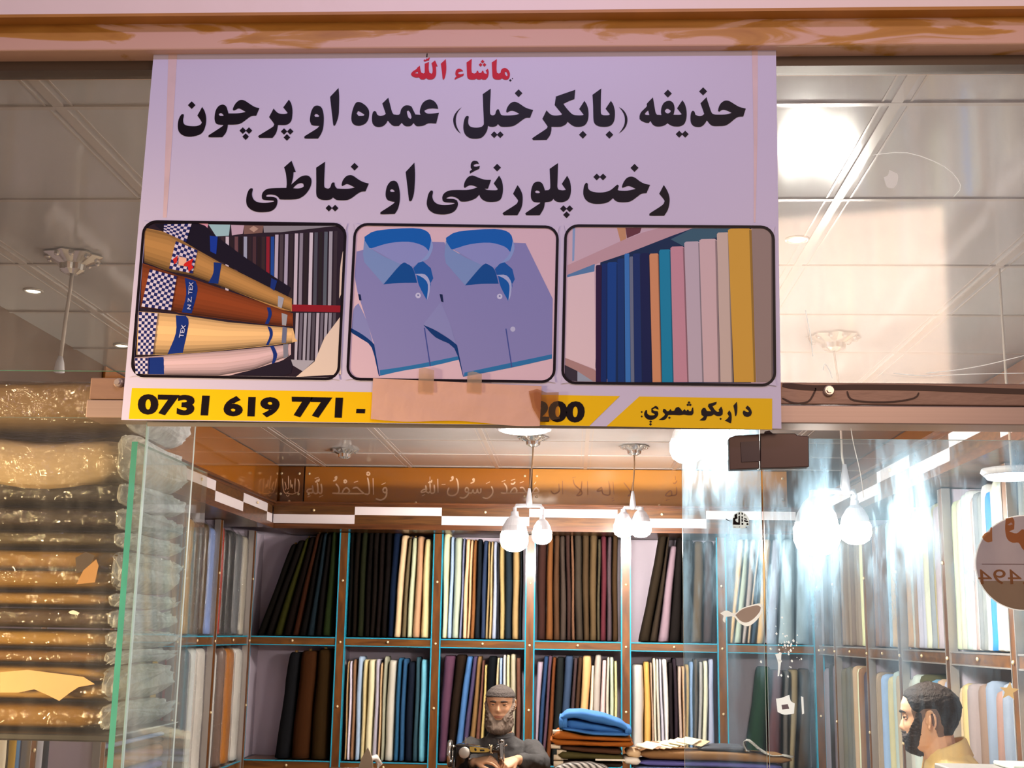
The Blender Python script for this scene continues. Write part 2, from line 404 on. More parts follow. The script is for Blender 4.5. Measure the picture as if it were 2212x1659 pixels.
pane('door_1', xa0, xa1 - 0.001, 0.02, z_pt, g_door, edge=m_edge_pale)
z_dt = P(1950, 949, YF).z
pane('door_2', xa1 + 0.003, 2.6, 0.02, z_dt, g_door, edge=m_edge_pale)
# metal channel that carries the upper panes: two rails, worn and glue-stained
def rail_mat(name, hexc):
    return mat(name, hexc, 0.42, metal=0.2, spec=0.4, var=0.3, vscale=6, stretch=(1, 1, 3), bump=(20, 0.1))
bx0 = P(195, 855, 2.17).x
zr1, zr0 = P(1900, 876, 2.165).z, P(1900, 917, 2.165).z
tr = MB().box(bx0, 2.6, 2.165, 2.235, zr1 + 0.001, P(1900, 827, 2.165).z)
rail = struct(tr, 'trim_3', rail_mat('brown_rail', '8a6a58'), bevel=0.002)
struct(MB().box(bx0 - 0.002, 2.6, 2.160, 2.235, zr0, zr1 - 0.001), 'trim_4', mat('worn_steel_rail', 'a88e80', 0.35, metal=0.3, var=0.15, vscale=5, stretch=(0.3, 1, 40)), bevel=0.002)
wav = MB()
def rail_pt(x, y): return P(x, y, 2.1642)
stroke(wav, [(1690, 860), (1715, 871), (1745, 868), (1758, 850), (1762, 838)], 4, rail_pt)
stroke(wav, [(1830, 845), (1838, 862), (1870, 868), (1930, 868), (1975, 860), (1985, 848)], 4, rail_pt)
stroke(wav, [(1690, 832), (1760, 838), (1840, 836), (1990, 838), (2212, 846), (2300, 846)], 12, rail_pt)
wav.build('glue_line', mat('dark_glue', '4a3222', 0.7), rail)
for i, (px, py, r, lb) in enumerate([(258, 828, 0.0085, 'round steel bolt head at the stub end of the rail beside the sign'), (1790, 845, 0.0095, 'steel bolt head on the stained rail, on the side toward the yellow-shirted man')]):
    c = P(px, py, 2.165)
    MB().lathe(c, [(r, 0), (r, 0.006), (r * 0.8, 0.009)], 14, 'y').lathe(c + Vector((0, -0.009, 0)), [(r * 0.55, 0), (r * 0.55, 0.004)], 6, 'y').build('rail_bolt', mat('dull_steel', 'cbb6ac', 0.3, metal=0.7), smooth=False, label=lb, cat='bolt')
# the thin aluminium lip under the sign
struct(MB().hexa([P(318, 921, 2.163), P(1640, 928, 2.163), P(1640, 922, 2.163), P(318, 912, 2.163), P(318, 921, 2.2), P(1640, 928, 2.2), P(1640, 922, 2.2), P(318, 912, 2.2)]), 'trim_5', mat('aluminium_lip', 'a79c90', 0.3, metal=0.6))
# ------------------------------------------------------------------ the shop sign
YS = 2.150
def S(lift):
    return lambda x, y: P(x, y, YS - lift)
def crop(ox, oy, s, place):
    return lambda x, y: place(ox + x / s, oy + y / s)
def dia(x, y, r): return [(x, y - r), (x + r, y), (x, y + r), (x - r, y)]
SQ = [(333, 105), (1676, 97), (1688, 926), (262, 907)]
sign = thing('shop_sign', P(975, 912, YS), 'large white shop sign with black and red lettering and three framed pictures, above the entrance', 'sign')
def sgp(x, y, d): return P(x, y, YS + d)
b = MB().hexa([sgp(*SQ[3], 0), sgp(*SQ[2], 0), sgp(*SQ[1], 0), sgp(*SQ[0], 0), sgp(*SQ[3], .005), sgp(*SQ[2], .005), sgp(*SQ[1], .005), sgp(*SQ[0], .005)])
b.build('panel', mat('sign_white_vinyl', 'd0c8de', 0.35, spec=0.25, var=0.02, vscale=2), sign)
# curling vinyl edge strips left and right of the print
for a in ([(364, 112), (383, 112), (372, 300), (360, 470), (352, 470), (358, 300)], [(1624, 105), (1637, 105), (1636, 300), (1632, 480), (1628, 480), (1628, 300)]):
    m = MB(); flat(m, [smooth_poly(a, 1)], S(0.0004)); m.build('glue_seam', mat('seam_pink', 'd9bdbc', 0.4, var=0.15, vscale=20), sign)
BLACK, RED = ink('150a10'), ink('c81424')
def word(name, m, items, material, lift=0.0008):
    """items: (crop, [outline, hole...]) traced from the lettering"""
    mb = MB()
    for (cx, loops) in items:
        pl = crop(cx[0], cx[1], cx[2], S(lift))
        flat(mb, [[(p.x, p.y) for p in smooth_poly(l)] for l in loops], pl)
    return mb.build(name, material, sign)
C1, C2, C3, C4, C5 = (370, 180, 7.628), (650, 180, 7.135), (960, 180, 7.628), (1140, 180, 9.617), (1370, 180, 8.848)
C6, C7, C8 = (520, 335, 7.628), (810, 335, 7.628), (1080, 335, 5.821)
RD, YB_ = (880, 105, 9.217), (1370, 850, 6.9125)
def dots(c, *ds): return [(c, [dia(*d)]) for d in ds]
word('lettering', sign, [
 (C1, [[(508,388),(545,450),(570,530),(575,620),(560,710),(520,800),(450,850),(330,878),(230,870),(160,835),(120,780),(107,710),(115,620),(140,550),(170,510),(200,508),(207,530),(195,600),(205,660),(245,692),(330,705),(420,702),(480,680),(503,645),(480,600),(430,530)]]),
 (C1, [[(838,350),(780,375),(735,440),(715,530),(715,600),(735,655),(780,678),(858,685),(830,715),(615,855),(612,880),(635,888),(838,888),(895,820),(925,740),(932,680),(1060,678),(1140,660),(1210,615),(1290,555),(1340,535),(1400,532),(1452,408),(1380,390),(1310,350),(1220,290),(1160,272),(1110,285),(1060,330),(1025,390),(1013,430),(1030,448),(1060,435),(1110,412),(1160,430),(1228,470),(1150,487),(1060,495),(942,495),(930,450),(910,390),(880,360)], [(780,510),(800,490),(830,492),(865,525),(850,535),(800,535)]]),
 (C1, [[(1938,268),(1975,330),(1995,420),(1995,520),(1980,610),(1940,660),(1880,685),(1758,685),(1745,760),(1720,830),(1668,898),(1450,898),(1438,880),(1445,858),(1660,725),(1688,690),(1690,660),(1612,555),(1685,415),(1740,475),(1790,500),(1860,505),(1912,495),(1910,475),(1845,395)]]),
] + dots(C1, (336,358,62), (1178,778,54), (1280,778,54), (1225,877,54), (1858,792,52), (1960,792,52), (1905,890,54)), BLACK)
word('lettering', sign, [
 (C2, [[(250,342),(200,360),(160,430),(142,520),(140,580),(160,635),(200,650),(285,655),(240,700),(55,815),(52,835),(75,850),(265,850),(310,780),(340,700),(352,600),(352,500),(335,410),(305,360)], [(205,495),(225,470),(255,475),(285,500),(270,515),(220,515)]]),
 (C2, [[(580,70),(590,200),(588,350),(582,480),(560,570),(530,640),(515,652),(500,640),(485,520),(465,350),(450,208)]]),
], BLACK)
word('lettering', sign, [
 (C2, [[(875,287),(930,297),(1000,345),(1045,410),(1052,480),(1035,560),(990,620),(910,652),(840,645),(795,610),(778,550),(785,460),(810,370),(840,310)], [(858,465),(880,425),(920,440),(980,480),(960,500),(890,503)]]),
 (C2, [[(1347,220),(1375,330),(1405,440),(1430,480),(1500,485),(1528,465),(1545,400),(1590,350),(1640,338),(1700,355),(1730,410),(1765,480),(1845,485),(1832,440),(1845,370),(1880,300),(1940,258),(2000,250),(2060,280),(2100,335),(2117,392),(2040,385),(1960,392),(1905,415),(1910,440),(1950,465),(2030,465),(2127,453),(2085,618),(1965,615),(1890,650),(1800,660),(1765,645),(1735,608),(1700,650),(1640,662),(1590,645),(1555,605),(1510,655),(1430,655),(1380,620),(1340,570),(1310,620),(1260,660),(1190,672),(1130,650),(1100,600),(1095,520),(1110,445),(1135,425),(1160,440),(1175,480),(1220,502),(1280,490),(1308,470),(1255,310)], [(1632,430),(1655,415),(1685,450),(1705,520),(1690,548),(1660,530),(1640,480)]]),
], BLACK)
word('lettering', sign, [
 (C3, [[(287,390),(220,445),(165,520),(145,600),(160,690),(205,770),(270,828),(225,760),(195,680),(188,600),(200,520),(235,450)]]),
 (C3, [[(763,86),(760,200),(752,350),(752,490),(770,520),(800,527),(835,510),(850,460),(870,428),(895,428),(912,470),(930,515),(970,528),(1080,528),(1180,518),(1240,503),(1160,460),(1100,450),(1060,465),(1035,482),(1018,465),(1030,410),(1070,345),(1120,310),(1170,305),(1230,330),(1320,390),(1390,420),(1462,437),(1412,565),(1340,570),(1280,605),(1200,665),(1130,702),(1030,715),(940,712),(905,692),(882,668),(855,700),(800,715),(745,710),(718,695),(705,770),(660,850),(600,898),(510,912),(420,900),(350,850),(318,780),(312,700),(325,610),(350,550),(385,535),(402,550),(392,620),(400,680),(440,718),(520,730),(600,720),(640,690),(650,640),(640,400),(632,178)]]),
 (C4, [[(987,133),(970,325),(850,370),(740,425),(800,510),(900,620),(960,655),(1060,665),(1145,660),(1160,645),(1070,530),(1177,363),(1225,440),(1258,550),(1262,680),(1240,790),(1180,870),(1080,900),(980,895),(900,855),(830,795),(790,850),(700,895),(600,902),(492,900),(490,980),(460,1080),(395,1172),(115,1178),(103,1160),(108,1130),(370,955),(408,910),(405,880),(305,735),(390,560),(450,625),(510,660),(600,668),(700,655),(712,635),(560,450),(585,290),(610,265)]]),
 (C4, [[(1527,106),(1520,300),(1518,580),(1530,645),(1580,662),(1680,660),(1708,640),(1618,525),(1727,363),(1775,440),(1808,560),(1810,680),(1790,790),(1730,870),(1630,900),(1500,895),(1410,855),(1370,780),(1362,650),(1358,450),(1345,238)]]),
 (C4, [[(1895,490),(1980,550),(2045,640),(2072,750),(2050,870),(1990,960),(1890,1045),(1960,950),(2005,860),(2018,760),(2005,660),(1960,570)]]),
] + dots(C3, (1222,162,63), (820,845,55), (920,845,55)) + dots(C4, (1145,1066,80), (1697,1066,80)), BLACK)
word('lettering', sign, [
 (C5, [[(357,268),(370,340),(390,460),(410,560),(435,600),(520,605),(512,540),(525,450),(570,370),(640,335),(700,340),(750,385),(772,470),(765,540),(750,600),(880,600),(908,585),(820,475),(920,323),(965,390),(995,490),(1003,600),(990,700),(950,780),(870,820),(760,820),(690,795),(638,760),(580,800),(500,822),(410,818),(350,780),(310,715),(280,755),(220,750),(140,715),(103,680),(105,610),(140,540),(240,440),(245,385)], [(200,590),(225,550),(268,515),(290,605),(230,602)], [(582,530),(610,490),(650,485),(700,520),(690,550),(650,575),(610,565)]]),
 (C5, [[(1382,263),(1400,330),(1440,450),(1475,550),(1520,592),(1640,598),(1770,592),(1865,562),(1790,525),(1720,503),(1670,510),(1625,542),(1602,525),(1615,460),(1650,390),(1710,340),(1770,328),(1830,345),(1920,400),(2010,450),(2132,482),(2085,632),(1990,640),(1920,680),(1830,755),(1740,805),(1620,815),(1510,812),(1450,780),(1390,705),(1340,780),(1280,825),(1200,832),(1130,810),(1085,750),(1075,650),(1090,555),(1120,522),(1150,540),(1170,600),(1230,625),(1290,620),(1340,585),(1268,380)]]),
] + dots(C5, (644,194,75), (1317,152,76), (860,970,66), (975,970,66)), BLACK)
word('lettering', sign, [
 (C6, [[(837,93),(907,277),(870,278),(865,350),(850,420),(832,488),(900,425),(980,360),(1060,335),(1120,345),(1160,390),(1165,460),(1140,540),(1080,630),(1000,695),(900,728),(660,730),(630,705),(590,670),(530,652),(460,650),(415,665),(425,685),(520,688),(585,705),(605,750),(595,820),(560,880),(490,925),(390,940),(280,938),(180,905),(110,840),(90,760),(100,660),(130,580),(165,545),(195,550),(198,575),(185,640),(200,710),(245,760),(330,785),(440,785),(550,765),(540,750),(390,738),(350,715),(348,660),(370,605),(430,560),(530,545),(752,540),(758,450),(745,310),(715,200)], [(860,545),(920,485),(990,460),(1030,470),(1040,515),(1000,540),(930,550)]]),
 (C6, [[(1390,108),(1380,300),(1375,500),(1390,540),(1440,552),(1475,530),(1495,470),(1515,450),(1545,452),(1555,510),(1585,550),(1680,555),(1790,552),(1880,535),(1810,495),(1750,475),(1710,490),(1675,510),(1662,490),(1680,420),(1730,355),(1790,330),(1850,340),(1930,395),(2010,440),(2110,469),(2055,597),(1980,605),(1910,645),(1830,705),(1760,738),(1680,745),(1590,740),(1550,720),(1520,695),(1490,725),(1430,740),(1330,735),(1270,700),(1245,640),(1245,450),(1243,207)]]),
] + dots(C6, (1875,190,63), (1452,873,54), (1555,873,54)), BLACK)
word('lettering', sign, [
 (C7, [[(300,422),(250,440),(200,510),(178,600),(178,680),(205,735),(260,758),(325,770),(290,810),(90,940),(88,962),(110,975),(325,970),(375,890),(405,780),(412,660),(400,550),(370,460),(335,428)], [(245,585),(265,562),(295,565),(328,595),(310,605),(260,605)]]),
 (C7, [[(650,123),(660,300),(655,480),(640,640),(605,745),(580,758),(560,740),(540,560),(520,400),(506,277)]]),
], BLACK)
word('lettering', sign, [
 (C7, [[(1590,338),(1640,345),(1740,385),(1820,405),(1912,408),(1862,552),(1800,550),(1840,572),(1900,578),(2000,578),(2025,560),(1957,465),(2045,338),(2090,420),(2108,520),(2105,620),(2080,710),(2030,755),(1940,770),(1840,765),(1770,730),(1735,690),(1718,650),(1660,710),(1560,752),(1480,765),(1410,760),(1370,720),(1310,690),(1240,682),(1175,705),(1190,718),(1290,722),(1350,745),(1368,800),(1350,870),(1300,930),(1210,968),(1100,978),(980,960),(890,900),(855,820),(858,740),(880,640),(920,582),(950,585),(955,620),(945,680),(965,750),(1020,800),(1110,822),(1230,818),(1315,797),(1290,785),(1160,775),(1115,750),(1110,690),(1140,630),(1220,585),(1340,575),(1500,575),(1600,560),(1690,530),(1620,502),(1560,497),(1510,520),(1480,540),(1465,515),(1480,440),(1530,365)]]),
 (C7, [[(1640,92),(1690,105),(1712,145),(1670,142),(1625,160),(1630,185),(1670,190),(1728,175),(1718,225),(1640,260),(1565,305),(1562,265),(1600,235),(1578,205),(1580,145),(1605,105)]]),
 (C8, [[(220,377),(250,420),(280,490),(285,570),(270,660),(220,755),(50,755),(38,740),(45,720),(200,620),(228,575),(220,555),(165,485)]]),
 (C8, [[(730,100),(725,300),(722,400),(738,435),(790,443),(830,435),(778,360),(845,260),(880,330),(893,420),(885,500),(855,560),(790,590),(730,588),(690,570),(673,548),(640,580),(565,592),(550,670),(500,755),(340,755),(325,740),(330,722),(490,615),(508,595),(430,588),(395,550),(388,490),(400,410),(430,350),(485,333),(530,355),(555,410),(565,443),(610,440),(632,410),(630,300),(625,172)], [(438,460),(460,442),(485,448),(505,465),(490,478),(455,476)]]),
] + dots(C7, (2013,205,62)) + dots(C8, (798,673,42), (876,673,42), (837,750,42)), BLACK)
word('lettering', sign, [
 (C8, [[(1650,270),(1700,285),(1760,330),(1820,360),(1887,374),(1843,477),(1780,485),(1730,520),(1660,570),(1600,590),(1500,590),(1450,570),(1422,540),(1360,590),(1280,610),(1180,610),(1100,580),(1055,520),(1048,450),(1060,380),(1085,345),(1105,360),(1110,420),(1150,455),(1230,470),(1320,465),(1390,440),(1440,400),(1475,370),(1495,385),(1480,435),(1500,445),(1600,447),(1710,425),(1650,395),(1610,388),(1570,400),(1540,412),(1535,390),(1560,330),(1600,285)]]),
 (C8, [[(2060,376),(2100,440),(2130,520),(2132,600),(2110,690),(2065,762),(1895,762),(1880,748),(1890,728),(2040,630),(2070,580),(2060,555),(2003,485)]]),
] + dots(C8, (1692,160,50), (1217,274,42), (1296,274,42)), BLACK)
word('red_lettering', sign, [
 (RD, [[(551,233),(602,352),(570,350),(575,480),(560,550),(520,600),(450,615),(400,605),(375,585),(340,610),(270,610),(230,570),(170,575),(100,550),(70,510),(100,460),(190,400),(190,385),(248,338),(260,420),(280,480),(320,495),(345,480),(345,300),(430,263),(425,400),(440,480),(480,500),(500,470),(500,380),(480,290)], [(140,490),(205,455),(215,495)]]),
 (RD, [[(764,208),(775,350),(770,470),(745,580),(720,618),(700,590),(690,480),(665,300)]]),
 (RD, [[(325,225),(345,215),(365,225),(385,190),(405,200),(430,180),(448,180),(430,235),(390,240),(350,258),(325,245)]]),
 (RD, [[(1040,400),(1090,420),(1110,450),(1050,455),(1010,475),(1015,500),(1060,510),(1125,495),(1110,540),(1020,580),(940,618),(945,585),(980,550),(955,510),(965,440),(1000,405)]]),
 (RD, [[(1282,203),(1275,400),(1285,480),(1330,495),(1370,480),(1385,440),(1405,440),(1425,485),(1470,480),(1490,440),(1510,440),(1530,490),(1570,500),(1585,490),(1560,430),(1605,400),(1620,470),(1605,560),(1560,615),(1500,615),(1480,600),(1440,615),(1395,610),(1375,595),(1330,615),(1240,610),(1195,570),(1185,450),(1178,275)]]),
 (RD, [[(1782,208),(1775,400),(1785,480),(1820,497),(1855,480),(1870,420),(1910,390),(1960,388),(2015,430),(2042,500),(2030,575),(1990,615),(1930,615),(1885,590),(1840,615),(1750,610),(1700,570),(1688,450),(1680,275)], [(1940,465),(1965,455),(1990,500),(1995,540),(1970,545),(1945,510)]]),
] + dots(RD, (1497,257,37), (1457,320,37), (1535,320,37)), RED)
word('lettering', sign, [(RD, [[(385,95),(402,95),(396,170),(378,170)]]), (RD, [dia(2050, 630, 26)]), (RD, [dia(2092, 594, 13)])], BLACK)
# yellow number band, in two pieces
YEL = ink('f2c40c')
m = MB(); flat(m, [[(285, 838), (803, 847), (1339, 855.5), (1273, 920), (803, 913), (278, 905)]], S(0.0005)); m.build('number_band', YEL, sign)
m = MB(); flat(m, [[(1381, 856.5), (1668, 861), (1668, 928), (1310, 921)]], S(0.0005)); m.build('number_band', YEL, sign)
def digits(txt, quad, name='phone_number', material=BLACK, lift=0.001, bold=0.05):
    vs, fs = type_text(txt, bold); mb = MB()
    mb.add([S(lift)(*quad_at(quad, u, v)) for u, v in vs], fs); return mb.build(name, material, sign)
digits('0731', [(298, 851), (453, 854), (449, 899), (297, 896)])
digits('619', [(484, 855), (605, 857), (602, 902), (482, 900)])
digits('771', [(630, 857), (741, 859), (738, 904), (632, 901)])
digits('200', [(1148, 865), (1264, 867), (1262, 913), (1146, 911)])
m = MB(); flat(m, [[(770, 883), (789, 883.5), (788, 893), (769, 892.5)]], S(0.001)); m.build('phone_number', BLACK, sign)
word('small_lettering', sign, [
 (YB_, [[(1690,180),(1730,215),(1757,280),(1740,330),(1690,350),(1640,335),(1620,290),(1630,255),(1650,255),(1665,270),(1700,280),(1715,265),(1660,215)]]),
 (YB_, [[(1532,123),(1540,200),(1535,290),(1520,340),(1505,330),(1495,250),(1480,180)]]),
 (YB_, [[(1420,250),(1450,300),(1455,380),(1445,445),(1415,440),(1410,430),(1350,405),(1390,375),(1415,340),(1390,295)]]),
 (YB_, [[(1232,123),(1225,160),(1170,190),(1200,240),(1240,275),(1270,270),(1260,240),(1300,193),(1322,250),(1320,310),(1290,335),(1230,335),(1190,310),(1150,335),(1090,340),(1070,390),(1040,405),(975,400),(1040,345),(1005,320),(1000,260),(1025,215),(1060,215),(1085,260),(1150,265),(1100,190),(1110,155)]]),
 (YB_, [[(880,208),(885,290),(860,325),(800,325),(740,315),(680,325),(600,320),(510,320),(480,370),(440,395),(365,395),(440,340),(460,310),(425,270),(435,228),(465,235),(490,265),(520,260),(540,228),(560,260),(600,255),(620,215),(660,200),(690,225),(720,265),(750,233),(775,262),(800,238),(825,265),(850,260),(865,215)]]),
 (YB_, [[(315,185),(350,200),(367,240),(345,235),(310,220),(275,235),(290,255),(350,265),(360,310),(330,360),(270,392),(200,385),(155,340),(150,290),(170,250),(190,248),(195,300),(230,325),(290,325),(310,310),(255,280),(255,225)]]),
] + dots(YB_, (800,170,22), (836,170,22), (818,135,22), (525,362,20), (1290,378,18), (245,420,20), (243,460,22), (112,275,16), (112,343,16)), BLACK, lift=0.001)

# the three framed pictures
def quadpt(q, u, v):
    tl, tr, br, bl = [Vector(p) for p in q]; return (tl * (1 - u) + tr * u) * (1 - v) + (bl * (1 - u) + br * u) * v
def rounded(q, ru, rv, inset=0.0, n=6):
    out = []
    for (cu, cv, a0) in ((1 - ru, rv, -90), (1 - ru, 1 - rv, 0), (ru, 1 - rv, 90), (ru, rv, 180)):
        for k in range(n + 1):
            a = math.radians(a0 + 90.0 * k / n)
            out.append(quadpt(q, cu + (ru - inset) * math.cos(a), cv + (rv - inset * 1.32) * math.sin(a)))
    return out
def framed(name, q, c, polys):
    ru, rv = 0.055, 0.072
    inner = rounded(q, ru, rv)
    outer = rounded(q, ru, rv, -0.013)
    m = MB(); cols = []
    pl = lambda lift: crop(c[0], c[1], c[2], S(lift))
    for i, (hexc, pts, sm) in enumerate(polys):
        if hexc not in cols: cols.append(hexc)
        pts = [(p.x, p.y) for p in smooth_poly(pts, 2, 60)] if sm else pts
        flat(m, [pts], pl(0.0006 + 0.000012 * i), cols.index(hexc))
    pic = m.build(name, [ink(h) for h in cols], sign)
    fm = MB(); n = len(inner); s_ = S(0.0022)
    fm.add([s_(p.x, p.y) for p in inner + outer], [(i, (i + 1) % n, n + (i + 1) % n, n + i) for i in range(n)])
    fm.build('frame', BLACK, pic)
    e = 0.014
    for (u, v, k0) in ((1 + e, -e, 0), (1 + e, 1 + e, 7), (-e, 1 + e, 14), (-e, -e, 21)):
        cm = MB(); cp = quadpt(q, u, v); arc = inner[k0:k0 + 7]
        for i in range(6): flat(cm, [[(cp.x, cp.y), (arc[i].x, arc[i].y), (arc[i + 1].x, arc[i + 1].y)]], S(0.0021))
        cm.build('corner', MATS['sign_white_vinyl'], pic)
    return pic
def R(h, *p): return (h, list(p), False)
def C(h, *p): return (h, list(p), True)
def tone(h, k): return '%02x%02x%02x' % tuple(max(0, min(255, int(int(h[i:i + 2], 16) * k))) for i in (0, 2, 4))
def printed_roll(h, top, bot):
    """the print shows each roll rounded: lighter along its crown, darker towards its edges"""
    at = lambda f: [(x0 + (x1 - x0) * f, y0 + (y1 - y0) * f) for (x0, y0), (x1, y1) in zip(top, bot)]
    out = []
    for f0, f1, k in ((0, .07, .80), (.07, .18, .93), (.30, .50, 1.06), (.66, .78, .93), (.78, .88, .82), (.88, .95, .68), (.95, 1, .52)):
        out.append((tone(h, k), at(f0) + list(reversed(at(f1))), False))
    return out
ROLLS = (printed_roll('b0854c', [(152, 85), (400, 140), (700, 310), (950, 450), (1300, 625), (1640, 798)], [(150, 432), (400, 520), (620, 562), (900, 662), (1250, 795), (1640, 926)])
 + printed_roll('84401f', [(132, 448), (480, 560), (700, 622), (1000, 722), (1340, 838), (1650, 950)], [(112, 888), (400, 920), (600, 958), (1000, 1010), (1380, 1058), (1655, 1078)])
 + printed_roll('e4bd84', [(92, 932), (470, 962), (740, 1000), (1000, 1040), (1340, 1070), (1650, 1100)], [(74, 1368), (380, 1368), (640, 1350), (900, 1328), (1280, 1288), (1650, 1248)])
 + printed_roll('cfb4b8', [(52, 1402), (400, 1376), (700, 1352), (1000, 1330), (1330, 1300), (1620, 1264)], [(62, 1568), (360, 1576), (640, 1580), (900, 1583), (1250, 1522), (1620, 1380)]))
p1 = [R('2a1e2a', (170, 25), (2190, 45), (2112, 1600), (35, 1572))]
cyc = ['3a2c34', 'c8c0d0', '2c2026', '6a4a50', '20181c', '9aa4bc', '30242a', '4a3238', '281c20', '38292c', '8c2030', '1f4a9c']
for i in range(12):
    x = 930 + i * 46; p1.append(R(cyc[i], (x, 170), (x + 34, 170), (x + 30, 720), (x - 4, 720)))
for i in range(13):
    x = 1480 + i * 50; p1.append(R(['b8b0c4', '4a4048', 'a8a4bc', '342a30', 'c4bccc', '8c8898', '2c2428', 'cfcad8', '4c505c', '2a2426', '5a6470', 'a0a0ac', '3a3038'][i], (x, 150 - i * 3), (x + 34, 150 - i * 3), (x + 18, 900), (x - 16, 900)))
p1 += [R('8c1c28', (1640, 860), (2150, 870), (2140, 940), (1650, 930))]
for i in range(10):
    x = 1690 + i * 42; p1.append(R(['b8b4c4', '6c6878', 'a4a4b4', '8c8c9c', '54505c'][i % 5], (x, 945), (x + 30, 945), (x + 10, 1430), (x - 16, 1430)))
p1 += [R('8c8c94', (1360, 60), (2110, 60), (1540, 125), (1365, 130)), R('d89cb4', (700, 35), (800, 38), (790, 85)),
 R('9cc4cc', (800, 45), (1022, 48), (1010, 160), (880, 168)), R('c0a8bc', (1030, 50), (1165, 55), (1150, 140), (1040, 158)), R('7c6058', (1165, 55), (1362, 58), (1350, 132), (1160, 145)),
 R('b49888', (1260, 60), (1310, 90), (1262, 125), (1215, 92)), R('e0d0c0', (2160, 960), (2150, 1570), (1690, 1597), (1880, 1440), (1980, 1200)),
 C('e0d0c0', (2165, 330), (2175, 340), (2160, 700), (2130, 800), (2140, 500)),
 C('1a1424', (250, 45), (700, 35), (860, 150), (1200, 400), (1640, 690), (1600, 790), (1480, 740), (1000, 460), (560, 230), (350, 120)),
 C('b0854c', (150, 80), (400, 140), (700, 310), (950, 450), (1650, 800), (1650, 930), (1480, 890), (900, 660), (620, 560), (400, 520), (150, 430)),
 C('84401f', (130, 440), (480, 560), (700, 620), (1660, 950), (1660, 1080), (1380, 1060), (600, 960), (400, 920), (110, 890)),
 C('e4bd84', (90, 930), (470, 960), (1000, 1040), (1660, 1100), (1680, 1200), (1640, 1250), (900, 1330), (380, 1370), (70, 1370)),
 C('cfb4b8', (50, 1400), (400, 1375), (1000, 1330), (1500, 1280), (1640, 1260), (1640, 1370), (1500, 1450), (1100, 1560), (900, 1585), (60, 1570)),
 C('241c2a', (1100, 1570), (1560, 1430), (1660, 1450), (1640, 1560), (1500, 1590)), C('a8a8b4', (1640, 1420), (1880, 1430), (1760, 1540), (1660, 1480)),
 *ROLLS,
 R('17389c', (815, 160), (895, 170), (880, 350), (820, 320)), C('143078', (855, 430), (935, 440), (900, 650), (800, 640), (850, 540)),
 C('14307c', (560, 590), (670, 620), (690, 720), (630, 950), (530, 940), (575, 760)), C('14307c', (470, 970), (570, 975), (600, 1050), (540, 1350), (385, 1365), (470, 1150)),
 R('14307c', (190, 1400), (345, 1395), (350, 1570), (190, 1570)), C('16307a', (1395, 890), (1430, 890), (1445, 960), (1410, 1060), (1375, 1055), (1410, 970)),
 C('16307a', (1400, 1080), (1440, 1100), (1455, 1170), (1410, 1275), (1385, 1275), (1425, 1170)), C('16307a', (1425, 1280), (1465, 1280), (1500, 1370), (1475, 1450), (1445, 1460), (1460, 1370)),
 R('16307a', (1440, 590), (1500, 620), (1470, 720), (1430, 690)), R('9ca0a8', (1545, 945), (1605, 965), (1590, 1075), (1550, 1070)), R('a0a4b0', (1510, 770), (1570, 795), (1545, 900), (1505, 880)),
 R('68708c', (1555, 1085), (1600, 1095), (1590, 1250), (1545, 1250)), R('7c8090', (1560, 1265), (1610, 1262), (1610, 1390), (1565, 1410))]
def checks(q, nu, nv, dark='1c2464', light='d8d0e0'):
    out = [R(light, *q)]
    for i in range(nu):
        for j in range(nv):
            if (i + j) % 2 == 0:
                out.append(R(dark, *[tuple(quadpt(q, u, v)) for u, v in ((i / nu, j / nv), ((i + 1) / nu, j / nv), ((i + 1) / nu, (j + 1) / nv), (i / nu, (j + 1) / nv))]))
    return out
p1 += checks([(350, 45), (630, 40), (575, 225), (345, 120)], 8, 6) + checks([(470, 215), (690, 310), (640, 545), (400, 495)], 7, 9)
p1 += checks([(205, 500), (480, 575), (420, 920), (120, 880)], 9, 12) + checks([(95, 935), (285, 950), (235, 1370), (80, 1370)], 6, 14) + checks([(55, 1405), (185, 1405), (180, 1565), (60, 1565)], 5, 6)
p1 += [C('c82c28', (440, 400), (490, 360), (480, 430), (455, 450)), C('e8b89c', (500, 370), (580, 390), (570, 470), (495, 460)), C('cc2420', (560, 440), (650, 390), (630, 450), (650, 480), (600, 530), (590, 470), (550, 470))]
def slanted(txt, q, hexc):
    vs, fs = type_text(txt, 0.01)
    return [(hexc, [tuple(quad_at(q, u, v)) for u, v in [vs[k] for k in f]], False) for f in fs]
p1 += slanted('TEX', [(500, 1195), (530, 1065), (570, 1070), (545, 1195)], 'd0d4ec')
p1 += slanted('N Z. TEX', [(585, 905), (605, 630), (648, 632), (620, 910)], 'c0c4dc')
framed('picture', [(314, 481), (744, 487), (728, 816), (287, 809)], (280, 475, 4.706), p1)
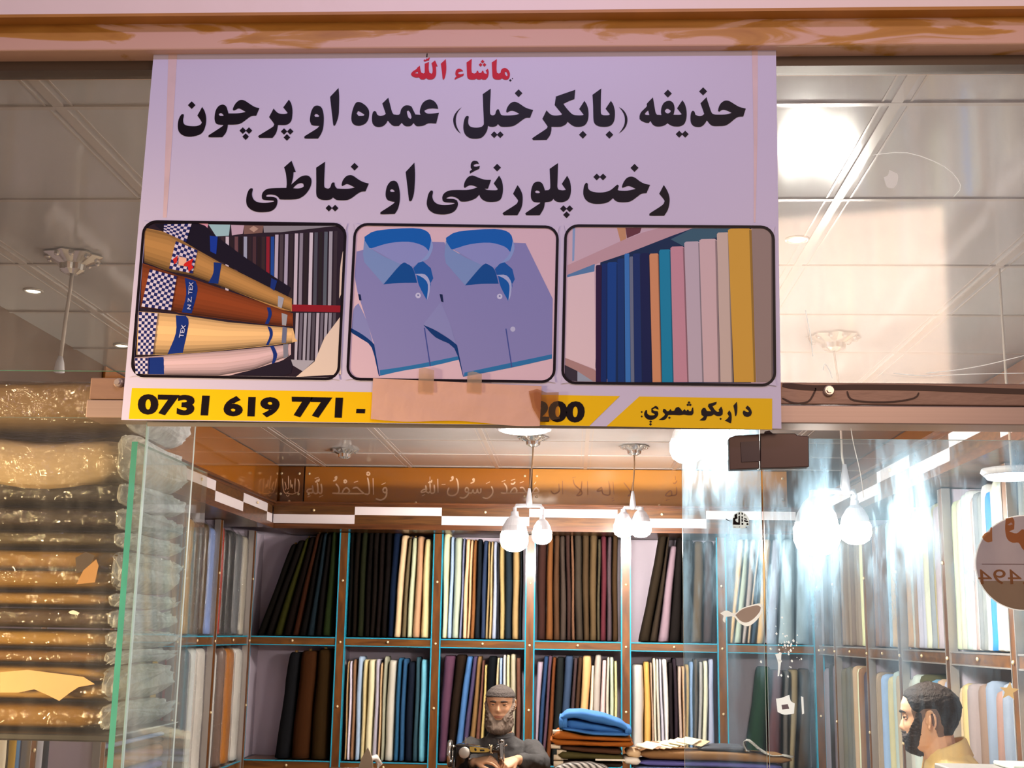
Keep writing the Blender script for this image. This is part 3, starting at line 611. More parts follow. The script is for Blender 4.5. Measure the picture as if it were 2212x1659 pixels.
def shirt(dx, dy, body, sleeve, dark, hem):
    o = lambda pts: [(x + dx, y + dy) for x, y in pts]
    return [C('8a90c4', *sleeve), C('0e3a78', *dark), R('8789bf', *body), C('2f78b0', *hem),
     C('0f62b8', *o([(200,150),(330,85),(700,60),(850,100),(885,200),(860,300),(700,230),(400,240),(270,270),(210,220)])),
     C('8c96ce', *o([(270,268),(450,215),(650,200),(800,240),(862,300),(830,350),(700,450),(560,430),(400,340)])),
     C('0d4f98', *o([(575,430),(640,428),(700,480),(740,620),(560,622),(395,637)])),
     R('7b97ca', *o([(198,180),(250,262),(400,352),(570,430),(395,635),(200,410),(185,330)])),
     C('88a2d6', *o([(885,170),(902,260),(855,370),(800,400),(700,460),(830,345),(868,260)])),
     R('1a5aa8', *o([(800,400),(880,470),(905,575),(880,620),(840,560),(720,530),(700,470),(750,415)])),
     C('0f5cae', *o([(730,530),(850,540),(880,640),(840,800),(760,650)])),
     C('a8b4dc', *o([(715,530),(820,535),(872,620),(862,740),(838,800),(850,640),(800,570)])),
     R('44549a', *o([(808,1080),(820,1080),(880,1475),(868,1475)])),
     C('c4cae8', *[(750 + dx + 28 * math.cos(a * 0.63), 750 + dy + 28 * math.sin(a * 0.63)) for a in range(10)]),
     C('6a72a8', *[(750 + dx + 9 * math.cos(a * 0.63), 747 + dy + 9 * math.sin(a * 0.63)) for a in range(10)])]
p2 = [R('dcc0cb', (118, 28), (2165, 55), (2130, 1622), (40, 1600))]
p2 += shirt(0, 0, [(120,300),(200,280),(880,200),(1020,205),(1180,700),(1170,1400),(355,1568),(300,1250),(130,720),(100,560)], [(90,890),(140,830),(220,1000),(290,1240),(180,1150),(70,1090)],
 [(65,1085),(180,1150),(295,1245),(330,1330),(362,1572),(342,1555),(275,1285),(160,1190),(68,1130)], [(358,1515),(600,1480),(900,1425),(1160,1372),(1165,1408),(900,1470),(600,1520),(362,1572)])
p2 += shirt(835, 10, [(1020,350),(1735,210),(1850,215),(2128,785),(2120,1395),(1215,1582),(1150,1260),(970,740),(872,375)], [(800,1050),(980,820),(1060,1000),(1140,1250),(980,1130)],
 [(803,1050),(950,1120),(1140,1250),(1165,1330),(1240,1575),(1210,1582),(1120,1290),(930,1180)], [(1225,1540),(1700,1440),(2120,1352),(2120,1397),(1700,1490),(1218,1582)])
p2 += [R('15254e', (970,735), (1000,740), (1010,820), (985,810)), R('15254e', (135,735), (160,740), (170,800), (148,800)), C('b8bede', *[(1720 + 26 * math.cos(a * 0.63), 1095 + 26 * math.sin(a * 0.63)) for a in range(10)])]
framed('picture', [(770, 487), (1202, 493), (1194, 822), (753, 816)], (745, 480, 4.74), p2)
p3 = [R('d0b8c4', (70, 42), (2108, 55), (2122, 1608), (38, 1590)), R('0c2c54', (400, 400), (640, 300), (1100, 140), (1320, 60), (1900, 60), (1900, 1600), (500, 1600), (350, 1450)),
 R('3a6478', (1100, 170), (1320, 60), (1900, 60), (1680, 110), (1250, 250)), R('c4a2aa', (70, 430), (600, 190), (830, 100), (1000, 55), (1320, 58), (1100, 140), (640, 320), (400, 400), (70, 530)), R('5a86b4', (70, 525), (345, 415), (340, 490), (70, 550)),
 R('8ca8d0', (125, 55), (150, 55), (140, 380), (120, 390)), C('6a3a44', (650, 55), (810, 55), (795, 105), (665, 160)), C('c89870', (565, 55), (650, 55), (660, 165), (600, 190)),
 R('e4ced2', (70, 548), (340, 490), (352, 1465), (50, 1350)), R('b08c88', (50, 1350), (330, 1462), (500, 1585), (330, 1585), (50, 1420)), R('3a3440', (45, 1420), (172, 1482), (172, 1585), (45, 1570)), R('9ca8b8', (172, 1482), (330, 1585), (172, 1585))]
for x0, x1, yt, b0, b1, h in [(355,415,425,355,410,'2c1440'), (415,470,410,405,465,'0a2c6c'), (470,570,395,470,560,'0c4490'), (570,640,360,575,650,'0c3878'), (640,690,310,650,705,'3a7cc4'), (690,725,340,705,740,'6c7890'), (725,800,310,740,820,'12306c'), (800,890,305,820,915,'0c1c50'), (888,980,310,920,1010,'d8986c'), (985,1100,270,1015,1130,'0a8ab0'), (1098,1235,240,1130,1280,'cc96a4'), (1235,1390,190,1280,1430,'c6bac4'), (1385,1560,165,1430,1590,'d8bebe'), (1560,1680,100,1595,1720,'d2c0b0'), (1670,1905,60,1730,1950,'dcac40'), (1905,2120,55,1955,2120,'9c8a80')]:
    w = x1 - x0
    p3.append(R(h, (x0, yt + 18), (x0 + w * 0.12, yt + 3), (x1 - w * 0.12, yt), (x1, yt + 15), (b1, 1592), (b0, 1592)))
    dk = '%02x%02x%02x' % tuple(int(int(h[i:i + 2], 16) * 0.72) for i in (0, 2, 4))
    p3.append(R(dk, (x1 - w * 0.10, yt + 14), (x1, yt + 20), (b1, 1592), (b1 - (b1 - b0) * 0.10, 1592)))
framed('picture', [(1225, 490), (1668, 493), (1671, 829), (1218, 824)], (1210, 480, 4.608), p3)

# the strip of paper taped over part of the number, and its tapes
YP = YS - 0.006
pp = thing('paper_strip', P(985, 915, YP), 'creased brown-pink paper strip taped over the middle of the yellow phone number', 'paper')
q = [(806, 817), (1170, 834), (1166, 921), (801, 907)]
m = MB(); nu, nv = 26, 8; vs = []
for side in (0, 1):
    for j in range(nv + 1):
        for i in range(nu + 1):
            u, v = i / nu, j / nv; p = quadpt(q, u, v)
            if j == nv: p.y += 3 * math.sin(u * 9) - 2
            h = 0.0016 * noise.noise(Vector((u * 6, v * 3, 2))) + 0.0022 * max(0, v - 0.6) * math.sin(u * 12)
            vs.append(P(p.x, p.y, YP + h + 0.0006 * side))
fs = []; N = (nu + 1) * (nv + 1)
for j in range(nv):
    for i in range(nu):
        a = j * (nu + 1) + i; fs.append((a, a + 1, a + nu + 2, a + nu + 1)); fs.append((N + a, N + a + nu + 1, N + a + nu + 2, N + a + 1))
m.add(vs, fs); m.build('sheet', mat('kraft_paper', 'd8aa92', 0.6, bump=(30, 0.3), var=0.12, vscale=9), pp, smooth=True)
tape = glass('masking_tape', (0.86, 0.72, 0.55), dust=0.55, dust_col=(0.80, 0.66, 0.47), rough=0.25)
for tq in ([(905, 797), (938, 800), (936, 849), (903, 846)], [(1010, 805), (1041, 808), (1040, 849), (1008, 846)]):
    m = MB(); flat(m, [[tq[0], ((tq[0][0] + tq[1][0]) / 2 - 4, tq[0][1] - 3), tq[1], tq[2], tq[3]]], lambda x, y: P(x, y, YP - 0.0035)); m.build('tape', tape, pp)
m = MB(); flat(m, [[(1142, 845), (1160, 840), (1180, 848), (1207, 847), (1206, 870), (1209, 905), (1168, 911), (1150, 880)]], lambda x, y: P(x, y, YP - 0.004)); m.build('tape', glass('brown_tape', (0.75, 0.55, 0.36), dust=0.18, dust_col=(0.5, 0.34, 0.2), rough=0.15), pp)
# ------------------------------------------------------------------ upper walls, shelving, fascia
z_sh = P(1146, 1384, YB).z; z_sl = P(1146, 1401, YB).z           # shelf board between the two rows
z_bt = P(1146, 1654, YB).z                                          # bottom shelf
YFA, XFL, XFR = 8.0, -1.95, 1.45                                    # faces of the boxed-out fascia
z_f0, z_f1, z_f2, z_f3, z_f4 = [P(1146, y, YFA).z for y in (1148, 1137, 1117, 1099, 1090)]
UPL, UPR, UPB = -2.05, 1.80, 8.50
m_up = mat('dark_stained_board', '5a3a1e', 0.4, var=0.2, vscale=5)
struct(MB().box(UPL - 0.4, UPR, UPB, BACK, z_f4, ZC), 'wall_back_top', m_up)
struct(MB().box(SIDE_L, UPL, YF + 0.06, UPB, z_f4, ZC), 'wall_left_top', m_up)
struct(MB().box(UPR, SIDE_R, YF + 0.06, UPB, z_f4, ZC), 'wall_right_top', m_up)
W_POST = wood('oak_veneer_post', '74471a', (2.2, 2.2, 0.5)); W_SHELF = wood('oak_veneer_shelf', '744a1e', (0.5, 2.2, 3))
W_DARK = wood('walnut_moulding', '5c3416', (0.4, 2, 8)); W_FASC = wood('walnut_fascia', '5e3c1a', (0.5, 2, 6))
TEAL = mat('teal_edge_strip', '2aa3c4', 0.14, spec=0.8, coat=0.5)
GOLD = mat('brass_screw_cap', 'ffe6b8', 0.35, metal=0.4, spec=0.8)
WHITE = mat('white_melamine', 'e9e0e4', 0.3, spec=0.5)
LILAC = m_wall
class Wall:
    """u runs along the wall, d into the shelf, z up"""
    def __init__(s, kind, face): s.k = kind; s.f = face
    def p(s, u, d, z):
        if s.k == 'back': return Vector((u, s.f + d, z))
        if s.k == 'left': return Vector((s.f - d, u, z))
        return Vector((s.f + d, u, z))
    def box(s, mb, u0, u1, d0, d1, z0, z1, mi=0):
        return mb.hexa([s.p(u0, d0, z0), s.p(u1, d0, z0), s.p(u1, d0, z1), s.p(u0, d0, z1), s.p(u0, d1, z0), s.p(u1, d1, z0), s.p(u1, d1, z1), s.p(u0, d1, z1)], mi)
    def px(s, x, y):
        return P(x, y, s.f).x if s.k == 'back' else PX(x, y, s.f).y
WB, WL, WR = Wall('back', YB), Wall('left', XL), Wall('right', XR)
def screws(wl, parent, pts):
    m = MB(); ax = 'y' if wl.k == 'back' else 'x'
    for u, z in pts:
        c = wl.p(u, -0.010, z)
        m.ball(c, 0.0085, 8, sy=0.7 if ax == 'y' else 1, sx=0.7 if ax == 'x' else 1)
    m.build('screw', GOLD, parent, smooth=True)
SILVER = mat('aluminium_edge_strip', 'b8b0ac', 0.25, metal=0.5)
def shelving(label, wl, posts, uend, depth=0.33):
    strip, sw = (TEAL, 0.0042) if wl.k == 'back' else (SILVER, 0.003)
    """posts: u of each upright; shelves span between them"""
    t = thing('shelving_unit', wl.p((posts[0] + posts[-1]) / 2, 0, 0), label, 'shelves')
    for i, u in enumerate(posts):
        m = MB(); wl.box(m, u - 0.024, u + 0.024, -0.006, 0.03, 0.02, z_f0)
        p = m.build('post', W_POST, t)
        d = MB(); wl.box(d, u - 0.008, u + 0.008, 0.031, depth, z_bt, z_f0); d.build('divider', LILAC, t)
        e = MB()
        for sgn in (-1, 1): wl.box(e, u + sgn * 0.0285 - sw, u + sgn * 0.0285 + sw, -0.008, 0.028, z_bt - 0.05, z_f0)
        e.build('edge_strip', strip, p)
        screws(wl, p, [(u, z) for z in (z_sh - 0.03, z_sh + 0.37, z_sh - 0.44)])
    ps = sorted(posts)
    for a, b in zip(ps[:-1], ps[1:]):
        a2, b2 = a + 0.0335, b - 0.0335
        for z1, z0 in ((z_sh, z_sl), (z_bt, z_bt - 0.06)):
            m = MB(); wl.box(m, a2, b2, 0.0, depth, z0, z1); s_ = m.build('shelf', W_SHELF, t)
            e = MB(); wl.box(e, a2, b2, -0.004, 0.012, z1 - 0.006, z1 + 0.0015); wl.box(e, a2, b2, -0.004, 0.012, z0 - 0.006, z0); e.build('edge_strip', TEAL if wl.k != 'right' else SILVER, s_)
            screws(wl, s_, [((a + b) / 2, (z0 + z1) / 2)])
    m = MB(); wl.box(m, ps[0], ps[-1], depth - 0.004, depth, z_bt, z_f0); m.build('back_panel', LILAC, t)
    m = MB(); wl.box(m, ps[0] + 0.03, ps[-1] - 0.03, 0.0, 0.02, 0.02, z_bt - 0.07); m.build('base_panel', W_FASC, t)
    return t
bposts = [WB.px(x, 1250) for x in (537, 741, 945, 1146, 1352, 1558, 1764)]
lposts = [8.24, 7.44, 6.72, 5.75, 5.0, 4.3]
rposts = [WR.px(x, 1400) for x in (1763, 1806, 1876, 1947, 2050, 2193)] + [3.85]
back_unit = shelving('oak shelving across the back of the shop with teal edge strips, behind the tailor', WB, bposts, 0)
left_unit = shelving('side shelving holding plastic-bagged cloth, next to the brown bundles', WL, lposts, 0)
right_unit = shelving('side shelving packed with bolts, behind the man in the yellow shirt', WR, rposts, 0)
# boxed-out fascia with its chequer of white and walnut panels
def fascia(label, wl, u0, u1, depth, ux, step, flip=0):
    t = thing('chequered_fascia', wl.p((u0 + u1) / 2, 0, z_f0), label, 'fascia')
    m = MB(); wl.box(m, u0, u1, 0.012, depth, z_f0 + 0.004, z_f4 - 0.004); m.build('box', W_FASC, t)
    m = MB(); wl.box(m, u0, u1, -0.012, 0.03, z_f0, z_f1); m.build('moulding', W_DARK, t)
    m = MB(); wl.box(m, u0, u1, -0.004, 0.03, z_f3, z_f3 + 0.014); wl.box(m, u0, u1, -0.022, 0.03, z_f3 + 0.014, z_f4); m.build('moulding', W_DARK, t)
    k = 0; u = ux
    while u > min(u0, u1): u -= step; k -= 1
    pts = []
    while u < max(u0, u1):
        a, b = max(u, min(u0, u1)), min(u + step, max(u0, u1))
        if b - a > 0.02:
            hi = (k + flip) % 2 == 0
            m = MB(); wl.box(m, a, b, 0.0, 0.012, z_f2 if hi else z_f1, z_f3 if hi else z_f2); m.build('white_panel', WHITE, t)
            m = MB(); wl.box(m, a, b, 0.002, 0.012, z_f1 if hi else z_f2, z_f2 if hi else z_f3); m.build('walnut_panel', W_FASC, t)
            pts.append(((a + b) / 2, (z_f2 + z_f3) / 2))
        u += step; k += 1
    screws(wl, t, pts[::2])
    return t
fx = P(766, 1117, YFA).x; fst = P(954, 1117, YFA).x - fx
fascia('chequered white and walnut fascia over the back shelves', Wall('back', YFA), XFL, XFR, BACK - YFA - 0.02, fx, fst)
FL = Wall('left', XFL); ly = PX(467, 1040, XFL).y
fascia('chequered fascia over the plastic-bagged cloth, meeting the back fascia at the corner', FL, 4.3, YFA - 0.026, XFL - UPL + 0.3, ly, 0.585, 1)
FR = Wall('right', XFR); ry = PX(1964, 1010, XFR).y
fascia('chequered fascia over the long wall of bolts, seen through the smeared glass', FR, 3.6, YFA - 0.026, 0.40, ry, 0.585)

# honey acrylic boards with engraved lettering on the upper walls
ACR = mat('honey_acrylic', 'a8641a', 0.07, spec=0.8, coat=0.8, var=0.05, vscale=1.5)
ACR_LIT = mat('lamplit_acrylic', 'c88838', 0.12, spec=0.8, coat=0.8, var=0.05, vscale=1.5)  # lighter copy of the honey acrylic, with the lamps' reflection painted in
ACD = mat('dark_honey_acrylic', '6a3a10', 0.1, spec=0.7, coat=0.6)
ENG = mat('engraved_letters', 'f0c69c', 0.45)
ENG2 = mat('engraved_letters_amber', '9c6224', 0.45)
YPL = UPB - 0.02
def PL(l): return lambda x, y: P(x, y, YPL - l)
zp0, zp1 = z_f4 + 0.003, ZC - 0.004
def acrylic(x0, x1, label, m_):
    a, b = P(x0, 1050, YPL).x, P(x1, 1050, YPL).x
    t = thing('lettered_board', ((a + b) / 2, YPL, zp0), label, 'board')
    MB().box(a, b, YPL, YPL + 0.012, zp0, zp1).build('panel', m_, t, bevel=0.002)
    s = MB()
    for u in (a + 0.03, b - 0.03):
        for z in (zp0 + 0.10, zp1 - 0.05): s.ball((u, YPL - 0.003, z), 0.009, 8, sy=0.6)
    s.ball(((a + b) / 2, YPL - 0.003, zp0 + 0.05), 0.009, 8, sy=0.6)
    s.build('screw', GOLD, t, smooth=True)
    return t
e1, e2, e3 = (590, 1000, 7.135), (900, 1000, 7.135), (1190, 1000, 7.373)
def pen(t, cr, strokes, wd, m_):
    mb = MB(); pl = crop(*cr, PL(0.0015))
    for s in strokes: stroke(mb, s, wd * (0.75 if len(s) == 2 and abs(s[0][0] - s[1][0]) < 90 and abs(s[0][1] - s[1][1]) < 60 else 1), pl)
    mb.build('lettering', m_, t)
t0 = acrylic(598, 655, 'small dark board with a gold script flourish at the corner of the back wall', ACD)
pen(t0, e1, [[(145,240),(155,400),(190,470),(240,440)],[(235,200),(240,380),(215,400)],[(340,240),(335,440),(360,460)],[(380,250),(400,300),(395,440),(370,460)],[(180,290),(200,380),(180,420)],[(270,260),(275,380),(290,330),(300,400)],[(190,460),(300,480),(400,440)],[(200,490),(225,515),(250,490)]], 15, ENG)
t1 = acrylic(658, 1143, 'long honey-brown board with pale engraved script, high behind the tailor', ACR)
pen(t1, e1, [[(1690,430),(1705,390),(1740,385),(1752,430),(1725,460),(1690,435)],[(1752,430),(1745,500),(1710,550),(1650,572),(1580,552)],[(1670,335),(1735,305)],[(1540,235),(1548,490)],[(1455,225),(1470,300),(1480,470),(1400,475)],[(1400,475),(1050,472),(910,465)],[(1225,395),(1290,378),(1360,440),(1400,470)],[(1060,470),(1090,410),(1130,383),(1168,410),(1175,440),(1150,468)],[(965,320),(1005,370),(1018,430),(1000,468)],[(1440,165),(1465,142),(1490,168),(1465,192),(1440,168)],[(1088,285),(1110,262),(1132,285),(1110,308),(1088,288)],[(1245,300),(1310,280)],[(925,280),(970,255),(978,210),(955,230),(975,248)],
 [(740,320),(750,400),(745,460),(720,470),(690,440)],[(680,300),(690,400),(680,465),(640,470),(620,440),(605,345)],[(605,345),(612,420),(600,460),(525,450),(540,410),(600,398)],[(645,285),(665,292),(680,265),(700,282),(710,240)],[(640,240),(705,220)],[(530,525),(580,505)],[(710,525),(770,500)]], 24, ENG)
pen(t1, e2, [[(325,245),(330,460)],[(270,335),(275,440),(250,465),(215,450),(205,300)],[(205,430),(190,460),(150,440),(140,345)],[(140,345),(150,430),(70,455),(90,420),(150,400)],[(175,300),(195,305),(205,280),(225,300),(235,260)],[(205,210),(205,260)],[(80,510),(130,485)],[(610,235),(635,300),(640,420),(610,480),(550,505),(490,490),(475,440),(500,380)],[(510,280),(555,255),(560,212),(540,225),(560,250)],[(745,430),(760,385),(790,388),(800,430),(770,450),(745,432)],[(800,430),(790,490),(730,540),(660,530)],[(800,460),(850,460),(870,410),(882,460),(920,455),(935,405),(948,455),(985,455),(990,390)],[(830,315),(880,290),(885,245),(865,255),(885,280)],[(1150,360),(1175,420),(1160,490),(1090,545),(1015,530)],[(1070,320),(1130,290)],[(385,335),(445,330)],
 [(1345,310),(1385,370),(1390,440),(1370,465),(1295,460)],[(1370,465),(1700,460)],[(1440,460),(1480,400),(1520,385),(1545,430),(1530,460)],[(1590,385),(1640,380),(1680,440),(1705,460)],[(1310,290),(1370,265)],[(1590,310),(1650,285)],[(1450,320),(1490,325),(1520,290)],[(1455,270),(1520,250)]], 22, ENG)
t2 = acrylic(1150, 1700, 'honey-brown engraved board with lamplight painted into its colour, behind the hanging bulbs', ACR_LIT)
pen(t2, e2, [[(1775,475),(1820,400),(1850,385),(1885,440),(1840,455),(1790,460)],[(1810,330),(1840,290)]], 20, ENG)
pen(t2, e3, [[(185,285),(190,500)],[(125,330),(130,450),(60,490),(20,470),(0,440)],[(355,260),(380,350),(480,440),(490,500),(410,520),(475,440),(495,290)],[(580,290),(590,510)],[(340,240),(400,220)],[(990,300),(1005,500)],[(920,290),(940,500),(830,490),(815,400)],[(815,440),(735,450),(770,410),(815,385)],[(970,610),(1020,590)],[(970,570),(1000,560)],[(1160,310),(1280,470),(1290,510),(1225,525),(1270,480),(1305,300)],[(1820,525),(1850,480),(1910,440),(1920,520),(1830,525)],[(1920,520),(2000,500),(2000,380)],[(1945,320),(1980,325),(2010,280)],[(1980,210),(1985,270)],[(1830,600),(1890,580)]], 20, ENG2)
for (nm, x, y0, y1, lab) in (('acrylic_board', UPL + 0.001, 5.2, 8.44, 'mirror-glossy honey board high on the side wall over the bagged cloth'), ('acrylic_board', UPR - 0.013, 4.2, 8.44, 'glossy honey board high over the long wall of bolts')):
    MB().box(x, x + 0.012, y0, y1, zp0, zp1).build(nm, ACR, label=lab, cat='board', bevel=0.002)
# ------------------------------------------------------------------ bolts of cloth
NAMES = {'black': '15100d', 'charcoal': '35322f', 'dark brown': '3a2416', 'brown': '6a4226', 'chestnut brown': '874a26', 'olive brown': '4e3c24', 'dark olive': '30321a', 'olive': '5c5a3c', 'dark green': '1e3a26', 'navy': '16234a', 'slate blue': '34486a', 'dark teal': '223842',
 'steel blue': '30608c', 'sky blue': '8cb4dc', 'bright blue': '3c90e8', 'pale blue': 'b4c8e4', 'turquoise': '78c4dc', 'lilac': 'b4acc8', 'pale lilac': 'd4cee2', 'plum': '5a3446', 'purple grey': '5c5066', 'mauve grey': '8c8090', 'dusty rose': 'bc9490', 'pale pink': 'e2c8c8', 'beige': 'c8ac84', 'tan': 'b08858', 'camel': 'd8a860',
 'khaki': '9c8a60', 'pale yellow': 'e8dcb0', 'cream': 'ece4d0', 'white': 'f2f0ee', 'pale grey': 'c8c6c2', 'grey': '8c8c8c', 'taupe': '7c6c60', 'warm grey': 'a89a90', 'pale green': 'c0d0b4', 'sage': 'a4ac94', 'pale teal': 'b0c8c4', 'maroon': '58262e', 'mustard': 'b08c20', 'dull red': '8c3030', 'gold': 'c89a4a', 'silver': 'c4c8cc', 'orange': 'c87a20'}
def near(h):
    c = [int(h[i:i + 2], 16) for i in (0, 2, 4)]
    return min(NAMES, key=lambda n: sum((c[j] - int(NAMES[n][j * 2:j * 2 + 2], 16)) ** 2 for j in range(3)))
ORD = 'first second third fourth fifth sixth seventh eighth ninth tenth eleventh twelfth thirteenth fourteenth fifteenth sixteenth seventeenth eighteenth nineteenth twentieth'.split()
def ordn(i):
    if i < 20: return ORD[i]
    if i < 29: return 'twenty-' + ORD[i - 20]
    if i == 29: return 'thirtieth'
    if i < 39: return 'thirty-' + ORD[i - 30]
    if i == 39: return 'fortieth'
    return 'forty-' + ORD[i - 40]
def bolt_mesh(wl, ub, ut, zb, zt, d0, depth, seed, rough=1.0, k=14):
    m = MB(); rs = []; rnd = random.Random(seed)
    H = zt - zb; base = wl.p((ub[0] + ub[1]) / 2, d0 + depth / 2, zb)
    lv = [(0.0, 0.93), (0.012, 1.02), (0.06, 1.0), (0.18, 1), (0.32, 1), (0.46, 1), (0.6, 1), (0.74, 1), (0.87, 1), (0.955, 0.99), (0.985, 0.93), (1.0, 0.76), (0.994, 0.42)]
    ph = rnd.random() * 50
    for t, sc_ in lv:
        a = ub[0] + (ut[0] - ub[0]) * t; b = ub[1] + (ut[1] - ub[1]) * t
        c = (a + b) / 2 + 0.0022 * rough * math.sin(ph + t * 7); hw = abs(b - a) / 2 * sc_ * (1 + 0.05 * rough * math.sin(ph * 2 + t * 11)); hd = depth / 2 * sc_
        zz = zb + H * t
        if t == 0: zz += 0.003
        ring = []
        for j in range(k):
            an = 2 * math.pi * j / k; x, y = math.cos(an), math.sin(an)
            x = math.copysign(abs(x) ** 0.66, x); y = math.copysign(abs(y) ** 0.6, y)
            w = 0.0016 * rough * noise.noise(Vector((x * 2 + ph, y * 2, t * 6)))
            ring.append(wl.p(c + x * (hw + w), d0 + depth / 2 + y * (hd + w), zz + (0.004 * rough * noise.noise(Vector((an * 3, ph, 0))) if t < 0.05 else 0)))
        rs.append(ring)
    m.rings(rs); return m, base
def core_mesh(wl, ut, zt, d0, depth):
    m = MB(); c = wl.p((ut[0] + ut[1]) / 2, d0 + depth * 0.3, zt - 0.02); r = min(abs(ut[1] - ut[0]) * 0.22, 0.011)
    m.lathe(c, [(r, 0), (r, 0.032), (r * 0.7, 0.033), (r * 0.65, 0.025)], 10); return m
CORE = mat('gilt_core_tube', 'c8a060', 0.35, metal=0.5)
BC = {}
def bolts(wl, row, where, side, zb, hexes, T, B, topy, pyT=None, pyB=1370, start=0, d0=0.012, depth=0.24, cores=(), group=None, Tz=None, jitter=0.02, ztp=None):
    """px bounds at the top (T) and bottom (B) of each bolt"""
    n = len(hexes)
    for i in range(n):
        h = hexes[i]; ty = topy[i] if isinstance(topy, (list, tuple)) else topy
        if wl.k == 'back':
            zt = P((T[i] + T[i + 1]) / 2, ty, YB).z
            ut = (P(T[i], ty, YB).x, P(T[i + 1], ty, YB).x); ub = (P(B[i], pyB, YB).x, P(B[i + 1], pyB, YB).x)
        else:
            zt = ztp + random.uniform(-1, 1) * jitter
            a, b = wl.px(B[i], pyB), wl.px(B[i + 1], pyB); ub = (min(a, b), max(a, b))
            s = random.uniform(-0.012, 0.012); ut = (ub[0] + s, ub[1] + s)
        gap = 0.0012
        ub = (ub[0] + gap, ub[1] - gap); ut = (ut[0] + gap, ut[1] - gap)
        dd = d0 + random.uniform(0, 0.012)
        m, base = bolt_mesh(wl, ub, ut, zb + 0.0025, zt, dd, depth, i * 7 + len(where) + start)
        lab = f'{near(h)} cloth bolt, {ordn(i + start)} from {side}, {where}'
        o = m.build('cloth_bolt', cloth(h), smooth=True, origin=base, label=lab, cat='cloth bolt', group=group or f'bolts in the {where}')
        if i in cores:
            core_mesh(wl, ut, zt, dd, depth).build('core_tube', CORE, o, smooth=True)
def C7x(v): return 740 + v / 2.962
def C7y(v): return 1099 + v / 2.962
def C14x(v): return 1472 + v / 2.962
def X(l, f=C7x): return [f(v) for v in l]
CR = 'the bagged-cloth corner'
UB, LB = 1377, 1640
BK = 'the bagged side'
nn = lambda l: [C7y(v) for v in l]
# upper row, bay by bay
zU, zL = z_sh + 0.0015, z_bt + 0.0015
bolts(WB, 0, 'upper corner bay', BK, zU, '14100c 181310 34340f 190e0a 381c0e 130f0d 1a2830 151110 283418'.split(), [626, 640, 657, 666, 680, 690, 698, 706, 715, 728], [549, 568, 584, 606, 626, 642, 660, 676, 692, 712], [1174, 1166, 1160, 1158, 1150, 1152, 1150, 1152, 1146], pyB=UB, cores=(0, 2, 4, 6, 8))
bolts(WB, 0, 'upper bay above the iron', BK, zU, '120d0a 1c130d 262a18 140d0a 1c1511 1f1613 181110 12203a e8c9a0 6e6148 c8d0b0 c49a78 e6d6a0'.split(), X([45,75,115,160,195,235,275,315,365,415,440,475,520,562]), X([18,50,80,128,165,200,240,275,315,365,400,440,490,545]), nn([145,140,142,145,143,145,145,150,165,185,180,172,190]), pyB=UB, cores=(9, 10))
bolts(WB, 0, 'upper bay above the tailor', BK, zU, 'ebe2b8 a9c0df b9c4b0 7f86a8 eec79c d8b48c 8a5a34 1f2630 2f3c58 a08a62 c0a67a a8b2cc 33343c b39a68 25313c a98c60 20242a'.split(), X([640,690,715,770,785,815,838,860,895,930,948,965,990,1000,1035,1085,1135,1150]), X([630,665,695,740,760,790,810,840,875,910,930,950,985,1000,1035,1080,1125,1145]), nn([155,175,180,185,190,195,195,190,200,205,205,205,215,200,210,210,215]), pyB=UB)
bolts(WB, 0, 'upper bay behind the twin bulbs', BK, zU, '3c2420 6e4526 4c3424 463a34 3e2a26 6a4c3a 40382f 4a3928 574630 4a4234 55262e 4e4146 42301f'.split(), X([1245,1310,1350,1390,1425,1458,1480,1530,1580,1632,1655,1695,1725,1765]), X([1240,1295,1345,1390,1435,1465,1490,1540,1580,1625,1650,1690,1725,1765]), nn([165,165,165,170,150,165,160,160,160,190,170,175,165]), pyB=UB + 6, cores=(6, 7, 8))
bolts(WB, 0, 'upper bay at the door glass edge', BK, zU, '32281e 3a3026 8f7a86 221d1c 2b2626 5a4a38 4a3e40'.split(), [1427,1445,1449,1465,1478,1501,1524,1544], [1382,1405,1422,1446,1472,1495,1520,1543], [1152,1155,1178,1160,1165,1168,1168], pyB=UB + 8)
bolts(WB, 0, 'upper bay behind the torn sticker', BK, zU, 'd8b078 b0bdb0 a89c98 c0a890 37485a d0a870 a8acc0 a3b6c0 8fa3b0'.split(), X([372,410,445,495,512,530,585,650,740,830], C14x), X([310,338,390,420,445,482,535,620,735,830], C14x), [1164] * 9, pyB=UB + 10)
# lower row
bolts(WB, 0, 'lower corner bay', BK, zL, '1c1c20 40230f 38260f'.split(), [621, 647, 683, 714], [586, 622, 664, 704], [1409, 1406, 1402], pyB=LB, cores=(0, 1, 2))
bolts(WB, 0, 'lower bay behind the iron', BK, zL, 'b8986c e2daec 9c7658 a9c0dc d8c898 ebe2bc b8b4c4 d0b088 a8a894 cfcabd 2f5f84 30567c 1c2434 34505c 78c4dc'.split(), X([24,42,62,90,128,160,208,240,258,285,345,378,410,465,495,537]), X([2,20,42,68,102,132,180,215,235,255,315,350,385,440,475,522]), nn([975,975,965,945,965,965,962,985,945,970,955,960,980,950,965]), pyB=LB)
bolts(WB, 0, 'lower bay behind the tailor', BK, zL, '5c3c50 2e2118 4d78b0 504666 8a6a44 6f4a40 c8b070 16191f d8c49c a3bbe2 c8c8c8 d8d0a8 b8b098 6f4a3e'.split(), X([640,718,788,830,862,890,906,925,985,1003,1025,1048,1072,1110,1142]), X([600,655,700,750,790,835,870,895,960,985,1005,1030,1060,1100,1140]), nn([940,935,945,945,945,970,1000,945,955,955,935,935,930,955]), pyB=LB)
